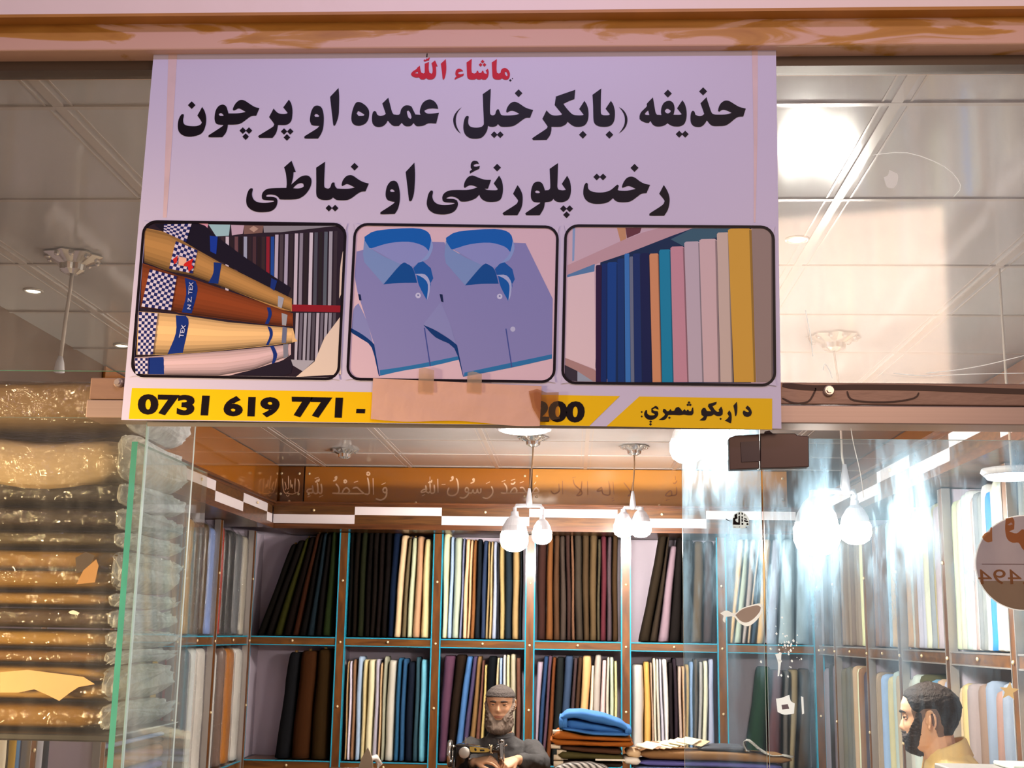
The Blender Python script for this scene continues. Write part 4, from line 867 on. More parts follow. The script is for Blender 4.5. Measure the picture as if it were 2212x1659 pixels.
bolts(WB, 0, 'lower bay behind the blue folded cloth', BK, zL, 'a898a8 2d4468 5c4452 6a3c22 262a2a 3a4a64 4a3a3c 4a3428 dcb27c e8dcc8 b8b0a8 e2c8c8 c8c4b4 c0ccb8 d6cc98'.split(), X([1240,1285,1318,1345,1370,1422,1478,1505,1535,1595,1615,1660,1690,1712,1740,1762]), X([1225,1240,1268,1294,1332,1385,1440,1470,1500,1555,1590,1640,1680,1705,1735,1760]), nn([980,945,940,950,950,940,955,950,940,1005,935,970,950,950,975]), pyB=LB)
bolts(WB, 0, 'lower bay behind the sample cards', BK, zL, 'c8c4c0 e0b264 b8a08c e8e0cc d8d4c8 c8c8d8 f0ece6 2a2428 3a3038 c0aca0 c8a888 b89860 88a4d0 5a5048 b0acac e8e4cc b0b4d0'.split(), [1366,1392,1405,1410,1417,1424,1430,1444,1454,1464,1474,1482,1491,1500,1511,1521,1532,1544], [1366,1393,1410,1415,1422,1430,1439,1449,1459,1469,1476,1483,1490,1498,1507,1517,1529,1546], [1436,1430,1432,1422,1424,1424,1424,1432,1422,1440,1440,1436,1430,1424,1430,1428,1424], pyB=LB)
for i, (h, T, B, ty) in enumerate([('1e3a26', (1641, 1669), (1614, 1655), 1441), ('5a3436', (1671, 1695), (1657, 1690), 1448), ('5a5450', (1697, 1709), (1692, 1704), 1450), ('8c7c60', (1711, 1730), (1706, 1720), 1447), ('4a3c32', (1733, 1756), (1723, 1756), 1446)]):
    bolts(WB, 0, 'lower bay above the newspaper', BK, zL, [h], list(T), list(B), ty, pyB=LB, start=i)
# the long side wall
SR = 'the back corner'
UZ = z_sh + 0.64
U = [(1765,'8a8084'),(1773,'5a4a44'),(1783,'4e4040'),(1793,'564646'),(1801,None),(1811,'8a7a70'),(1818,'847468'),(1825,'8e8074'),(1832,'7c6e66'),(1839,'8a7c70'),(1846,'94867a'),(1852,'d8dcb0'),(1862,'d0d8b4'),(1871,None),(1881,'8a6a5a'),(1888,'7d6a6a'),(1895,'86706a'),(1903,'7c645a'),(1911,'a8c4dc'),(1917,'d8b890'),(1927,'6a5a5c'),(1935,'5e5056'),(1941,None),(1953,'c8a88c'),(1962,'c8c8c0'),(1970,'a88c78'),(1977,'c8c8d8'),(1984,'c4c8dc'),(1992,'e0e4d0'),(2002,'a0a8b0'),(2012,'b8ac88'),(2018,'c0b4bc'),(2026,'d0d8ec'),(2035,'90b8dc'),(2044,None),(2056,'c8d0b0'),(2065,'d0ccb8'),(2077,'c8d4cc'),(2089,'dcdcda'),(2095,'c8a8a0'),(2104,'e0deda'),(2109,'8c8c8c'),(2117,'94948f'),(2125,'e0deda'),(2131,'3c90e8'),(2142,'dcd8c6'),(2150,'d4d8ca'),(2158,'c8d4d8'),(2166,'dcd4be'),(2174,'d8d0cc'),(2185,None),(2201,'8a8c88'),(2214,'9c9890'),(2228,'c0b8a8'),(2240,None)]
def runs(seq):
    out = []; cur = []
    for i, (x, h) in enumerate(seq):
        if h is None:
            if cur: out.append((cur, [v for v, _ in cur] + [x])); cur = []
        else: cur.append((x, h))
    return out
k = 0
for cur, bd in runs(U):
    bolts(WR, 0, 'top row of the long side wall', SR, zU, [h for _, h in cur], bd, bd, 0, pyB=1395, start=k, ztp=UZ, depth=0.22); k += len(cur)
Lw = [(1767,'8c8490'),(1784,'3a3230'),(1791,'7a6e78'),(1800,None),(1812,'6c675c'),(1820,'66625a'),(1828,'706a60'),(1836,'b89c80'),(1843,'d8dcc0'),(1850,'8c6a54'),(1856,'4c4450'),(1871,None),(1881,'a89684'),(1889,'a08c78'),(1897,'98b4dc'),(1908,'ccc49c'),(1918,'b4c4c0'),(1930,'c0ac90'),(1941,None),(1953,'d0d0cc'),(1960,'d0dcd8'),(1975,'5c5a40'),(2000,'78a8cc'),(2008,'b08c78'),(2016,'c4a890'),(2026,'b0b4cc'),(2044,None),(2057,'c8b090'),(2067,'d0b880'),(2080,'9c8c8c'),(2096,'8c7468'),(2115,'8894a8'),(2134,'a07c70'),(2152,'8c94a4'),(2170,'9098a8'),(2186,None),(2202,'9c8c80'),(2220,'a89c90'),(2240,None)]
k = 0
for cur, bd in runs(Lw):
    bolts(WR, 0, 'bottom row of the long side wall', SR, zL, [h for _, h in cur], bd, bd, 0, pyB=1560, start=k, ztp=z_bt + 0.66, depth=0.22); k += len(cur)
# bagged cloth on the other side wall: each bolt in a crumpled clear bag
WRAP = glass('clear_plastic_bag', (0.97, 0.97, 0.97), dust=0.02, smear=0.12, dust_col=(0.85, 0.85, 0.85), rough=0.05, stretch=(14, 14, 3), refl=1.6, floor_=0.4, crinkle=(40, 1.0))
def bagged(names, bd, zb, zt, pyB, where, start=0):
    st2 = start
    for i, (h, nm) in enumerate(names):
        a, b = WL.px(bd[i], pyB), WL.px(bd[i + 1], pyB); ub = (min(a, b) + 0.005, max(a, b) - 0.005); z1 = zt + random.uniform(-0.03, 0.01)
        m, base = bolt_mesh(WL, ub, ub, zb + 0.004, z1, 0.018, 0.2, i * 3 + start, rough=1.6)
        o = m.build('bagged_cloth', mat('sateen_' + h, h, 0.35, spec=0.6, bump=(26, 0.4, 0.01), stretch=(1, 1, 0.4), var=0.25, vscale=14), smooth=True, origin=base,
                    label=f'{nm} cloth in a shiny bag, {ordn(i + start)} out from the back corner, {where.split()[0]} row', cat='bagged cloth', group=f'bagged cloth in the {where}')
        # bag: a looser skin gathered above the cloth
        w = MB(); rs = []; rnd = random.Random(i + start * 9); hw0 = (ub[1] - ub[0]) / 2 + 0.0035; c = (ub[0] + ub[1]) / 2
        for l in range(15):
            t = l / 14; ring = []
            sc_ = 1.0 if t < 0.93 else 1.0 - (t - 0.93) * 5
            for j in range(16):
                an = 2 * math.pi * j / 16; x, y = math.cos(an), math.sin(an)
                x = math.copysign(abs(x) ** 0.7, x); y = math.copysign(abs(y) ** 0.5, y)
                nz = noise.noise(Vector((an * 2.2 + i * 5, t * 9, start))) * 0.004
                ring.append(WL.p(c + x * (hw0 * sc_ + nz * 0.6), 0.118 + y * (0.108 * sc_ + nz), zb + 0.0015 + (z1 - zb + 0.02) * t))
            rs.append(ring)
        w.rings(rs, cap=False).build('plastic_bag', WRAP, o, smooth=False)
UPW, LOW = 'upper row beside the brown bundles', 'lower row beside the brown bundles'
bagged([('b4ac9c', 'silver and cream'), ('6a6c70', 'silver striped'), ('2c2c2e', 'dark grey'), ('0e0b0a', 'black'), ('a8301c', 'red banded')], [535, 524, 509, 494, 482, 474.5], zU, z_sh + 0.66, 1370, UPW)
bagged([('7c94cc', 'blue and silver'), ('4e3a1c', 'olive brown'), ('442814', 'chocolate brown'), ('74501f', 'mid brown'), ('c09248', 'tan'), ('b09030', 'gold')], [465.5, 449, 438, 427, 416, 402, 391], zU, z_sh + 0.66, 1370, UPW, 5)
bagged([('d8d4cc', 'clear-bagged white'), ('b87018', 'gold-orange'), ('745a4c', 'taupe')], [522, 506, 484, 475], zL, z_bt + 0.72, 1640, LOW)
bagged([('e8e8e4', 'bright white'), ('644424', 'dull brown'), ('d4d0c8', 'crinkled silver'), ('ece8e0', 'ivory'), ('6c6e72', 'grey banded')], [465.5, 454, 444, 422, 408, 391], zL, z_bt + 0.72, 1640, LOW, 3)
# plain bolts nearer on the same wall: on a pile of folded cloth, then a row under the display shelf
fz = z_bt + 0.0015
for i, (h, hh, nm) in enumerate([('e8e8ea', 0.05, 'white'), ('9cc0e8', 0.055, 'pale blue'), ('5c62a0', 0.045, 'violet blue'), ('9a6a48', 0.085, 'tan brown'), ('1e1814', 0.03, 'black'), ('7c94bc', 0.028, 'slate blue')]):
    y0, y1 = WL.px(248, 1600), WL.px(377, 1600)
    m = MB(); rs = []
    for t in range(9):
        u = y0 + (y1 - y0) * t / 8; ring = []
        for j in range(16):
            an = 2 * math.pi * j / 16; x, y = math.copysign(abs(math.cos(an)) ** 0.6, math.cos(an)), math.copysign(abs(math.sin(an)) ** 0.6, math.sin(an))
            ring.append(WL.p(u, 0.14 + x * 0.125, fz + hh / 2 + y * (hh / 2 - 0.001)))
        rs.append(ring)
    m.rings(rs).build('folded_cloth', cloth(h), smooth=True, label=f'{nm} folded cloth in the low pile under the upright dark bolts, beside the sidelight', cat='folded cloth', group='folded pile under the dark bolts')
    fz += hh
DK = [(250, 'a8a0b4'), (268, '2a2834'), (284, '3c2a2c'), (297, '30302c'), (306, '5c5e38'), (320, '2e2c22'), (334, 'a88420'), (349, '34202c'), (362, '7c2a2c'), (379, None)]
for cur, bd in runs(DK):
    bolts(WL, 0, 'row standing on the folded pile', 'the tan shelf end', fz, [h for _, h in cur], bd, bd, 0, pyB=1530, ztp=z_sl - 0.03, jitter=0.01, depth=0.22)
FR_ = [(-30, 'd8d0c0'), (-4, 'e4e0d8'), (12, 'e8dcc4'), (26, '2c2624'), (32, 'b08a30'), (48, '4a86c0'), (60, '3c78b8'), (73, '8c3c44'), (79, 'd4d4dc'), (94, 'b0b0bc'), (107, '2c3444'), (121, None)]
for cur, bd in runs(FR_):
    bolts(WL, 0, 'row under the bundle shelf', 'the shop front', zL, [h for _, h in cur], bd, bd, 0, pyB=1630, ztp=z_sl - 0.06, jitter=0.02, depth=0.22)
# ------------------------------------------------------------------ brown bundles on the display shelf, front
XPA = P(285, 955, 2.25).x                                   # glass partition at the end of the display
XBE = XPA - 0.012
zs1, zs0 = P(100, 1583, 2.30).z, P(100, 1600, 2.30).z
MB().box(-2.4, XPA - 0.003, 2.29, 2.66, zs0, zs1).build('display_shelf', mat('black_shelf_board', '1a1310', 0.35, spec=0.5), label='dark shelf board carrying the stack of brown bundles behind the front glass', cat='shelf', bevel=0.003)
ztp = P(285, 954, 2.25).z
MB().box(XPA, XPA + 0.011, 2.25, 2.70, 0.02, ztp, mis=[1, 0, 0, 0, 1, 1]).build('glass_partition', [glass('glass_partition_clear', (0.92, 0.97, 0.96), dust=0.03, smear=0.10, dust_col=(0.8, 0.87, 0.9)), m_edge], label='upright glass partition with a thick green edge at the end of the brown bundles', cat='glass partition')
WR2 = glass('clear_bundle_wrap', (0.97, 0.94, 0.88), dust=0.015, smear=0.07, dust_col=(0.66, 0.50, 0.32), rough=0.12, stretch=(5, 9, 14), refl=2.0, floor_=0.45, crinkle=(26, 0.9))
WREND = glass('crumpled_bag_end', (0.95, 0.96, 0.96), dust=0.42, smear=0.5, dust_col=(0.93, 0.94, 0.94), rough=0.12, stretch=(12, 14, 14), refl=3.0, floor_=0.4, crinkle=(30, 1.0))
def bundle(py0, py1, hexc, lab, x_in=0.0, droop=0.0, y0=2.315, y1=2.655, folds=2, loose=0.009, wrapped=True):
    """py0/py1: top and bottom of its front in the picture, near px 120"""
    z1, z0 = P(120, py0, y0).z - 0.0015, P(120, py1, y0).z + 0.0015
    xl, xr = -2.05, XBE - 0.028 - x_in
    t = thing('wrapped_bundle', ((xl + xr) / 2, (y0 + y1) / 2, z0), lab, 'bundle', 'brown bundles stacked in the front display')
    H = z1 - z0; m = MB()
    lay = folds; hh = H / lay
    for l in range(lay):                                    # folded layers of one length of cloth
        rs = []
        for i in range(26):
            x = xl + (xr - xl) * i / 25; ring = []
            endr = 1.0 if i < 24 else (0.93 if i == 24 else 0.72)
            for j in range(18):
                an = 2 * math.pi * j / 18; cx, sx = math.cos(an), math.sin(an)
                a = math.copysign(abs(cx) ** 0.35, cx); b = math.copysign(abs(sx) ** 0.5, sx)
                nz = noise.noise(Vector((x * 5, an, l * 3 + py0))) * 0.004
                sag = -droop * math.exp(-((x + 1.02) / 0.13) ** 2) * (1 if b < 0 else 0.6)
                ring.append(Vector((x, (y0 + y1) / 2 + a * ((y1 - y0) / 2 - 0.008) * (0.98 + nz), z0 + hh * (l + 0.5) + b * (hh / 2 - 0.0006) * endr + nz * 0.5 * (hh / 0.05) + sag)))
            rs.append(ring)
        m.rings(rs)
    m.build('cloth', mat('bundle_' + hexc, hexc, 0.7, bump=(9, 0.35, 0.02), var=0.22, vscale=7, stretch=(1, 1, 2.5)), t, smooth=True)
    if wrapped:
        w = MB(); rs = []
        for i in range(40):
            x = xl + (xr - xl) * i / 39; ring = []
            for j in range(28):
                an = 2 * math.pi * j / 28; cx, sx = math.cos(an), math.sin(an)
                a = math.copysign(abs(cx) ** 0.3, cx); b = math.copysign(abs(sx) ** 0.45, sx)
                nz = abs(noise.noise(Vector((x * 14, an * 4, py1)))) * loose
                sag = -droop * math.exp(-((x + 1.02) / 0.13) ** 2) * (1 if b < 0 else 0.6)
                ring.append(Vector((x, (y0 + y1) / 2 + a * ((y1 - y0) / 2 - 0.003) + (-nz * 0.6 if cx < 0 and a < -0.5 else 0), (z0 + z1) / 2 + b * (H / 2 + 0.0004) + sag)))
            rs.append(ring)
        w.rings(rs, cap=False).build('plastic_wrap', WR2, t, smooth=False)
        e = MB(); rs = []                                   # gathered end of the bag
        for i in range(7):
            f = i / 6; x = xr - 0.006 + f * 0.030; ring = []
            for j in range(28):
                an = 2 * math.pi * j / 28; cx, sx = math.cos(an), math.sin(an)
                a = math.copysign(abs(cx) ** 0.35, cx); b = math.copysign(abs(sx) ** 0.5, sx)
                nz = noise.noise(Vector((f * 7, an * 6, py0))) * 0.022 * (0.35 + f)
                s_ = 1 - 0.5 * f ** 2
                ring.append(Vector((x + nz * 0.5, (y0 + y1) / 2 + a * ((y1 - y0) / 2 - 0.005) * (1 - 0.06 * f) + nz, (z0 + z1) / 2 + b * (H / 2 - 0.0006) * s_ + nz * 0.5)))
            rs.append(ring)
        e.rings(rs).build('wrap_end', WREND, t, smooth=False)
    return t
bundle(1518, 1581, '8a6418', 'ochre-brown plastic-wrapped bundle lying at the bottom of the front stack', folds=1)
bundle(1436, 1517, 'b08a48', 'pale tan bundle with a pointed brown paper flap, second from the bottom', folds=2)
bundle(1402, 1435, '7a5414', 'thin brown bundle directly on the paper-flapped tan bundle', folds=1)
bundle(1358, 1401, '98721c', 'amber bundle directly under the dark brown one with a white price fleck', folds=1)
bundle(1312, 1357, '40280c', 'dark brown bundle with a white fleck on its front, mid stack', folds=1)
bundle(1276, 1311, '8a661c', 'thin amber bundle with ragged edge beneath the thick folded-end bundle', folds=1)
bundle(1182, 1275, '84600f', 'thick amber bundle with a tucked brown fold at its end', folds=2)
bundle(1143, 1181, '443614', 'flat olive-brown bundle above the thick amber one', folds=1)
bundle(1090, 1142, '241206', 'near-black brown bundle in dark plastic', folds=1)
bundle(1034, 1089, '180c08', 'black shiny-wrapped bundle under the sagging pale bag', folds=1)
bundle(925, 1033, 'b8a284', 'sagging pale cream bag of cloth drooping over the black bundle', folds=1, droop=0.030, loose=0.012, y0=2.302)
bundle(812, 924, '745e44', 'brown bundle topping the stack, just under the green glass edge', folds=1, loose=0.010)
# pale paper flap and tucked fold on two bundles, a white fleck
def onto(pts, y, hexc, name, root, t=0.001, sm=False):
    m = MB(); flat(m, [[(p.x, p.y) for p in smooth_poly(pts, 1)] if sm else pts], lambda x, yy: P(x, yy, y)); return m.build(name, mat('p_' + hexc, hexc, 0.6, var=0.08, vscale=20), root)
bl = {o['label']: o for o in bpy.data.objects if o.name.startswith('wrapped_bundle')}
def byl(k): return [o for l, o in bl.items() if k in l][0]
onto([(0, 1452), (60, 1447), (180, 1462), (205, 1478), (170, 1484), (150, 1497), (128, 1514), (100, 1500), (74, 1489), (40, 1496), (0, 1496)], 2.3055, 'dcae74', 'paper_flap', byl('pointed brown paper flap'))
onto([(163, 1205), (185, 1192), (205, 1200), (195, 1220), (178, 1235), (165, 1238)], 2.3055, '3c2410', 'tucked_fold', byl('tucked brown fold'))
onto([(165, 1262), (180, 1232), (208, 1208), (213, 1222), (205, 1258)], 2.305, 'b07c3c', 'tucked_fold', byl('tucked brown fold'))
onto([(148, 1322), (158, 1318), (172, 1324), (168, 1328), (152, 1326)], 2.3055, 'efe0d4', 'price_fleck', byl('white fleck'), sm=True)

# ------------------------------------------------------------------ lamps
BULB = glow('led_bulb_glow', 'fff5ea', 270.0)
PLASTIC = mat('white_lamp_plastic', 'dcdce6', 0.4, spec=0.5)
CORDM = mat('lamp_cord', '8a6a4c', 0.5); CORDW = mat('pale_lamp_cord', 'c9beb4', 0.5)
CRYSTAL = mat('crystal_rose', 'd8d4d0', 0.12, metal=0.75, spec=0.8)
def rose(root, c, r, depth=0.06):
    MB().lathe(c, [(r * 0.95, 0), (r, -0.006), (r * 0.8, -depth * 0.25), (r * 0.45, -depth * 0.5), (r * 0.42, -depth * 0.8), (r * 0.2, -depth)], 32, petals=8, amp=0.10).build('ceiling_rose', CRYSTAL, root)
    b = MB()
    for k in range(10):
        a = 2 * math.pi * k / 10; b.ball(c + Vector((r * 0.86 * math.cos(a), r * 0.86 * math.sin(a), -0.012)), r * 0.11, 6)
    b.build('crystal_bead', CRYSTAL, root)
def bulb(root, c, r, big=True):
    """lamp body with cooling ribs, glowing dome below"""
    k = r / 0.055
    MB().lathe(c, [(0.014 * k, 0.092 * k), (0.016 * k, 0.075 * k), (0.030 * k, 0.062 * k), (0.045 * k, 0.035 * k), (0.05 * k, 0.012 * k)], 24, petals=24, amp=0.035).build('bulb_body', PLASTIC, root)
    MB().lathe(c, [(0.05 * k, 0.012 * k), (0.056 * k, 0.0), (0.056 * k, -0.03 * k), (0.048 * k, -0.05 * k), (0.028 * k, -0.064 * k), (0.004, -0.068 * k)], 24).build('bulb_dome', BULB, root, smooth=True)
def pendant(px, pyc, Y, r, bulbs, joint, label, cord=None):
    """ceiling rose, cord, two-way holder and bulbs"""
    c = P(px, pyc, Y); c.z = ZC - 0.0005
    t = thing('pendant_lamp', c, label, 'lamp', 'hanging lamps'); rose(t, c, r)
    j = P(joint[0], joint[1], Y) if joint else None
    if joint:
        pts = [c + Vector((0, 0, -0.055))] + [c.lerp(j, f) + Vector((0.004 * math.sin(f * 5), 0, 0)) for f in (0.3, 0.55, 0.8)] + [j + Vector((0, 0, 0.05))]
        MB().tube(pts, 0.0042).build('cord', cord or CORDM, t, smooth=True)
        MB().lathe(j, [(0.007, 0.08), (0.015, 0.03), (0.02, -0.02), (0.012, -0.03)], 14).build('cord_grip', PLASTIC, t, smooth=True)
        for (bx, by, br) in bulbs:
            bp = P(bx, by, Y); top = bp + Vector((0, 0, 0.09 * br / 0.055))
            MB().tube([j + Vector((0, 0, -0.018)), Vector((bp.x * 0.9 + j.x * 0.1, bp.y, j.z - 0.020)), Vector((bp.x, bp.y, j.z - 0.034)), top], 0.011).build('holder_arm', PLASTIC, t, smooth=True)
            bulb(t, bp, br)
    return t
pendant(1152, 938, 7.08, 0.085, [(1111, 1155, 0.078), (1171, 1150, 0.055)], (1143, 1085), 'twin-bulb pendant hanging in front of the honey board, nearest the tailor')
pendant(1370, 966, 7.40, 0.085, [(1347, 1135, 0.058), (1384, 1133, 0.062)], (1367, 1090), 'twin-bulb pendant blazing beside the edge of the smeared door glass', CORDM)
pendant(1800, 722, 4.60, 0.095, [(1764, 1140, 0.082), (1848, 1136, 0.055)], (1826, 1050), 'twin-bulb pendant shining through the smeared glass over the long wall', CORDW)
pendant(1520, 400, 3.35, 0.085, [(1484, 957, 0.045), (1546, 957, 0.045)], (1516, 880), 'twin-bulb pendant glaring just under the sign corner at the door fitting', CORDW)
# a rose and plain flex with no bulbs, seen through the upper front glass; a bare rose at the back
c = P(160, 540, 3.60); c.z = ZC - 0.0005
t = thing('pendant_flex', c, 'crystal ceiling rose with a bare flex behind the upper front glass, beside the sign', 'lamp flex'); rose(t, c, 0.085)
e_ = P(129, 790, 3.60); MB().tube([c + Vector((0, 0, -.05)), c.lerp(e_, 0.3) + Vector((0.003, 0, 0)), c.lerp(e_, 0.6), e_], 0.006).build('cord', CORDW, t, smooth=True)
MB().lathe(e_, [(0.006, 0.03), (0.012, 0.01), (0.016, -0.02), (0.004, -0.022)], 12).build('cord_grip', PLASTIC, t, smooth=True)
c = P(745, 966, 7.67); c.z = ZC - 0.0005
t = thing('ceiling_rose_fitting', c, 'bare crystal ceiling rose above the dark board at the back corner', 'ceiling rose'); rose(t, c, 0.085)
# small recessed spots
SPOT = glow('spot_glow', 'fff4e0', 9.0)
for px, py, lb in ((72, 627, 'recessed ceiling spot beside the bare flex, nearer the front glass'), (263, 745, 'recessed ceiling spot close against the edge of the sign, over the brown bundles'), (1722, 516, 'recessed ceiling spot below the glaring tile, beside the sign')):
    c = PZ(px, py, ZC)
    t = thing('recessed_spot', c, lb, 'ceiling spot', 'recessed ceiling spots')
    MB().lathe(c, [(0.034, 0.0), (0.034, -0.004), (0.026, -0.006), (0.025, -0.001)], 24).build('ring', mat('spot_ring', 'd8d2ca', 0.25, metal=0.4), t, smooth=True)
    MB().lathe(c + Vector((0, 0, -0.0015)), [(0.025, 0), (0.02, -0.003), (0.002, -0.004)], 24).build('lens', SPOT, t, smooth=True)
c = PZ(1132, 921, ZC)
t = thing('round_panel_light', c, 'round ceiling panel light peeping out under the taped paper', 'ceiling light')
MB().lathe(c, [(0.15, 0), (0.15, -0.02), (0.135, -0.026)], 36).build('rim', PLASTIC, t, smooth=True)
MB().lathe(c + Vector((0, 0, -0.024)), [(0.134, 0), (0.12, -0.006), (0.003, -0.008)], 36).build('lens', glow('panel_glow', 'fff6e6', 12.0), t, smooth=True)
c = Vector((0.1, 2.85, ZC))  # unseen fill light, added to brighten the people and the interior
t = thing('round_panel_light', c, 'added round fill light, unseen close behind the sign, just inside the shop front', 'ceiling light')
MB().lathe(c, [(0.15, 0), (0.15, -0.02), (0.135, -0.026)], 36).build('rim', PLASTIC, t, smooth=True)
MB().lathe(c + Vector((0, 0, -0.024)), [(0.134, 0), (0.12, -0.006), (0.003, -0.008)], 36).build('lens', glow('added_fill_glow', 'fff3e4', 60.0), t, smooth=True)
# flat round lamp on the long wall, seen edge-on
c = PX(2186, 1023, XR - 0.30)
t = thing('disc_lamp', c, 'bluish-white disc lamp hanging before the long wall, above the round sticker', 'lamp')
MB().lathe(c, [(0.085, 0.014), (0.088, 0.004), (0.08, -0.006)], 32).build('shade', PLASTIC, t, smooth=True)
MB().lathe(c + Vector((0, 0, -0.004)), [(0.079, 0), (0.07, -0.012), (0.003, -0.016)], 32).build('lens', glow('cool_lamp_glow', 'dce8ff', 5.0), t, smooth=True)
MB().tube([c + Vector((0, 0, 0.014)), Vector((c.x, c.y, ZC))], 0.004).build('cord', CORDW, t)

# ------------------------------------------------------------------ door fitting and marks on the glass
YG = YF - 0.001
DF = mat('dark_bronze_fitting', '4a3632', 0.35, metal=0.4, var=0.1, vscale=10)
t = thing('door_patch_fitting', P(1660, 1013, 2.185), 'dark bronze patch fitting clamping the corner of the glass door, under the sign', 'door fitting')
def slab(m, pts, y0, y1, mi=0):
    n = len(pts); f = [P(x, y, y0) for x, y in pts]; bk = [Vector((v.x, y1, v.z)) for v in f]
    m.rings([f, bk], mi=mi)
m = MB(); slab(m, [(1574, 946), (1590, 940), (1640, 938), (1640, 1012), (1576, 1015)], 2.178, 2.199); m.build('plate', DF, t, bevel=0.0015)
m = MB(); slab(m, [(1642, 936), (1718, 936), (1722, 940), (1747, 942), (1748, 1009), (1642, 1012)], 2.178, 2.199); m.build('plate', DF, t, bevel=0.0015)
m = MB(); slab(m, [(1600, 955), (1641, 952), (1642, 996), (1602, 998)], 2.176, 2.1785); m.build('recess', mat('dark_bronze_recess', '36262a', 0.3, metal=0.3), t)
m = MB(); slab(m, [(1652, 932), (1662, 930), (1670, 937), (1650, 938)], 2.18, 2.198); m.build('pivot', DF, t)
GL_ = lambda x, y: P(x, y, YG)
def mark(name, label, cat, polys, group=None):
    m = MB(); cols = []
    for i, (h, pts, sm) in enumerate(polys):
        if h not in cols: cols.append(h)
        pts = [(p.x, p.y) for p in smooth_poly(pts, 2, 60)] if sm else pts
        flat(m, [pts], lambda x, y: P(x, y, YG - 0.00006 * i), cols.index(h))
    return m.build(name, [film(h) for h in cols], label=label, cat=cat, group=group)
lg = lambda *p: ('160c0c', [(1540 + x / 18.43, 1090 + y / 18.43) for x, y in p], False)
mark('glass_logo', 'small black house-shaped logo transfer on the smeared door glass', 'logo', [
 ('d8dcd8', [(1540 + x / 18.43, 1090 + y / 18.43) for x, y in [(780, 820), (790, 520), (850, 380), (1000, 290), (1110, 265), (1300, 360), (1440, 560), (1440, 830), (1300, 840), (1310, 930), (1100, 950), (800, 930)]], False),
 lg((800, 800), (805, 530), (860, 520), (860, 400), (970, 355), (960, 440), (985, 545), (890, 590), (900, 650), (960, 700), (1010, 710), (1010, 560), (1080, 520), (1080, 810)),
 lg((1015, 400), (1025, 325), (1075, 300), (1075, 395)), lg((1015, 545), (1015, 460), (1078, 430), (1078, 545)), lg((1138, 395), (1138, 305), (1195, 330), (1195, 410)), lg((1138, 550), (1138, 455), (1195, 470), (1195, 560)), lg((1138, 680), (1138, 570), (1195, 590), (1195, 680)), lg((1138, 810), (1138, 720), (1210, 730), (1210, 810)),
 lg((1250, 440), (1250, 380), (1290, 390), (1285, 465)), lg((1245, 520), (1300, 540), (1310, 570), (1355, 545), (1355, 605), (1260, 590)), lg((1230, 620), (1290, 620), (1390, 650), (1418, 700), (1340, 700), (1240, 670)), lg((1330, 815), (1345, 735), (1415, 745), (1418, 815)),
 lg((490, 560), (520, 560), (600, 600), (680, 650), (660, 660), (560, 620)), lg((830, 880), (900, 890), (880, 910)), lg((1040, 905), (1060, 870), (1080, 875), (1065, 910)), lg((1290, 905), (1320, 885), (1365, 915), (1320, 920))])
f8 = lambda pts: [(1472 + x / 2.962, 1099 + y / 2.962) for x, y in pts]
mark('torn_sticker', 'fish-shaped scrap of torn grey-white sticker on the door glass', 'sticker', [('f0ece4', f8([(248, 668), (290, 650), (340, 670), (390, 635), (490, 606), (518, 615), (515, 660), (480, 715), (425, 752), (370, 730), (335, 690), (285, 692), (280, 730), (265, 715), (270, 685)]), True), ('b09c90', f8([(345, 680), (395, 640), (480, 618), (508, 630), (500, 660), (460, 705), (415, 728), (375, 715)]), True)])
random.seed(5)
fl = [('f4f6f4', f8([(605, 1215), (640, 1210), (690, 1190), (700, 1230), (725, 1245), (720, 1310), (660, 1318), (615, 1300)]), True), ('7a6a70', f8([(640, 1255), (680, 1250), (690, 1280), (645, 1285)]), True), ('f4f6f4', f8([(600, 930), (640, 920), (635, 1000), (625, 1070), (615, 1072), (618, 990)]), True), ('f4f6f4', f8([(765, 1200), (780, 1205), (785, 1310), (772, 1315)]), True)]
for k in range(44):
    x, y = random.gauss(655, 40), random.gauss(890, 80); r = random.uniform(3, 9)
    fl.append(('f4f6f4', f8([(x - r, y), (x, y - r * 1.3), (x + r, y + r * 0.3), (x + r * 0.2, y + r * 1.4)]), True))
mark('paint_splash', 'spatter of white paint flecks on the glass beside the torn sticker', 'paint flecks', fl)['kind'] = 'stuff'
mark('torn_sticker', 'pale blob of torn sticker high on the upper pane beside the sign', 'sticker', [('c9c5c2', [(1909, 383), (1918, 378), (1921, 367), (1932, 372), (1940, 378), (1938, 396), (1930, 407), (1916, 404)], True)])
# round film sticker, its lettering seen from behind
cx, cy = 2213, 1216
ring_ = lambda r: [(cx + r * math.cos(2 * math.pi * k / 64), cy + r * 0.97 * math.sin(2 * math.pi * k / 64)) for k in range(64)]
g8 = lambda pts: [(2080 + x / 6.91, 1100 + y / 6.91) for x, y in pts]
dn = [(x, y) for x, y in ring_(104.5) if y >= 1216 + 34]
st = [('ece8e2', ring_(107), False), ('b7a7a8', ring_(104.5), False), ('b39c80', dn, False), ('8a6c68', [(2121, 1218), (2312, 1218.5), (2312, 1220), (2121, 1219.5)], False),
 ('c07c4c', g8([(640, 140), (740, 120), (770, 180), (765, 300), (690, 330), (800, 360), (880, 300), (920, 330), (920, 620), (880, 580), (830, 500), (740, 500), (660, 440), (630, 300)]), True), ('dcc4b8', g8([(665, 235), (720, 195), (745, 225), (700, 240)]), True),
 ('c88c5c', g8([(285, 410), (340, 350), (405, 345), (410, 265), (435, 270), (440, 480), (370, 495), (310, 455)]), True)]
o_ = mark('round_sticker', 'large round film sticker on the glass with orange script and digits showing reversed', 'sticker', st)
vs, fs = type_text('2494', 0.0)
q = [(2236, 1230), (2112, 1230), (2114, 1262), (2238, 1262)]
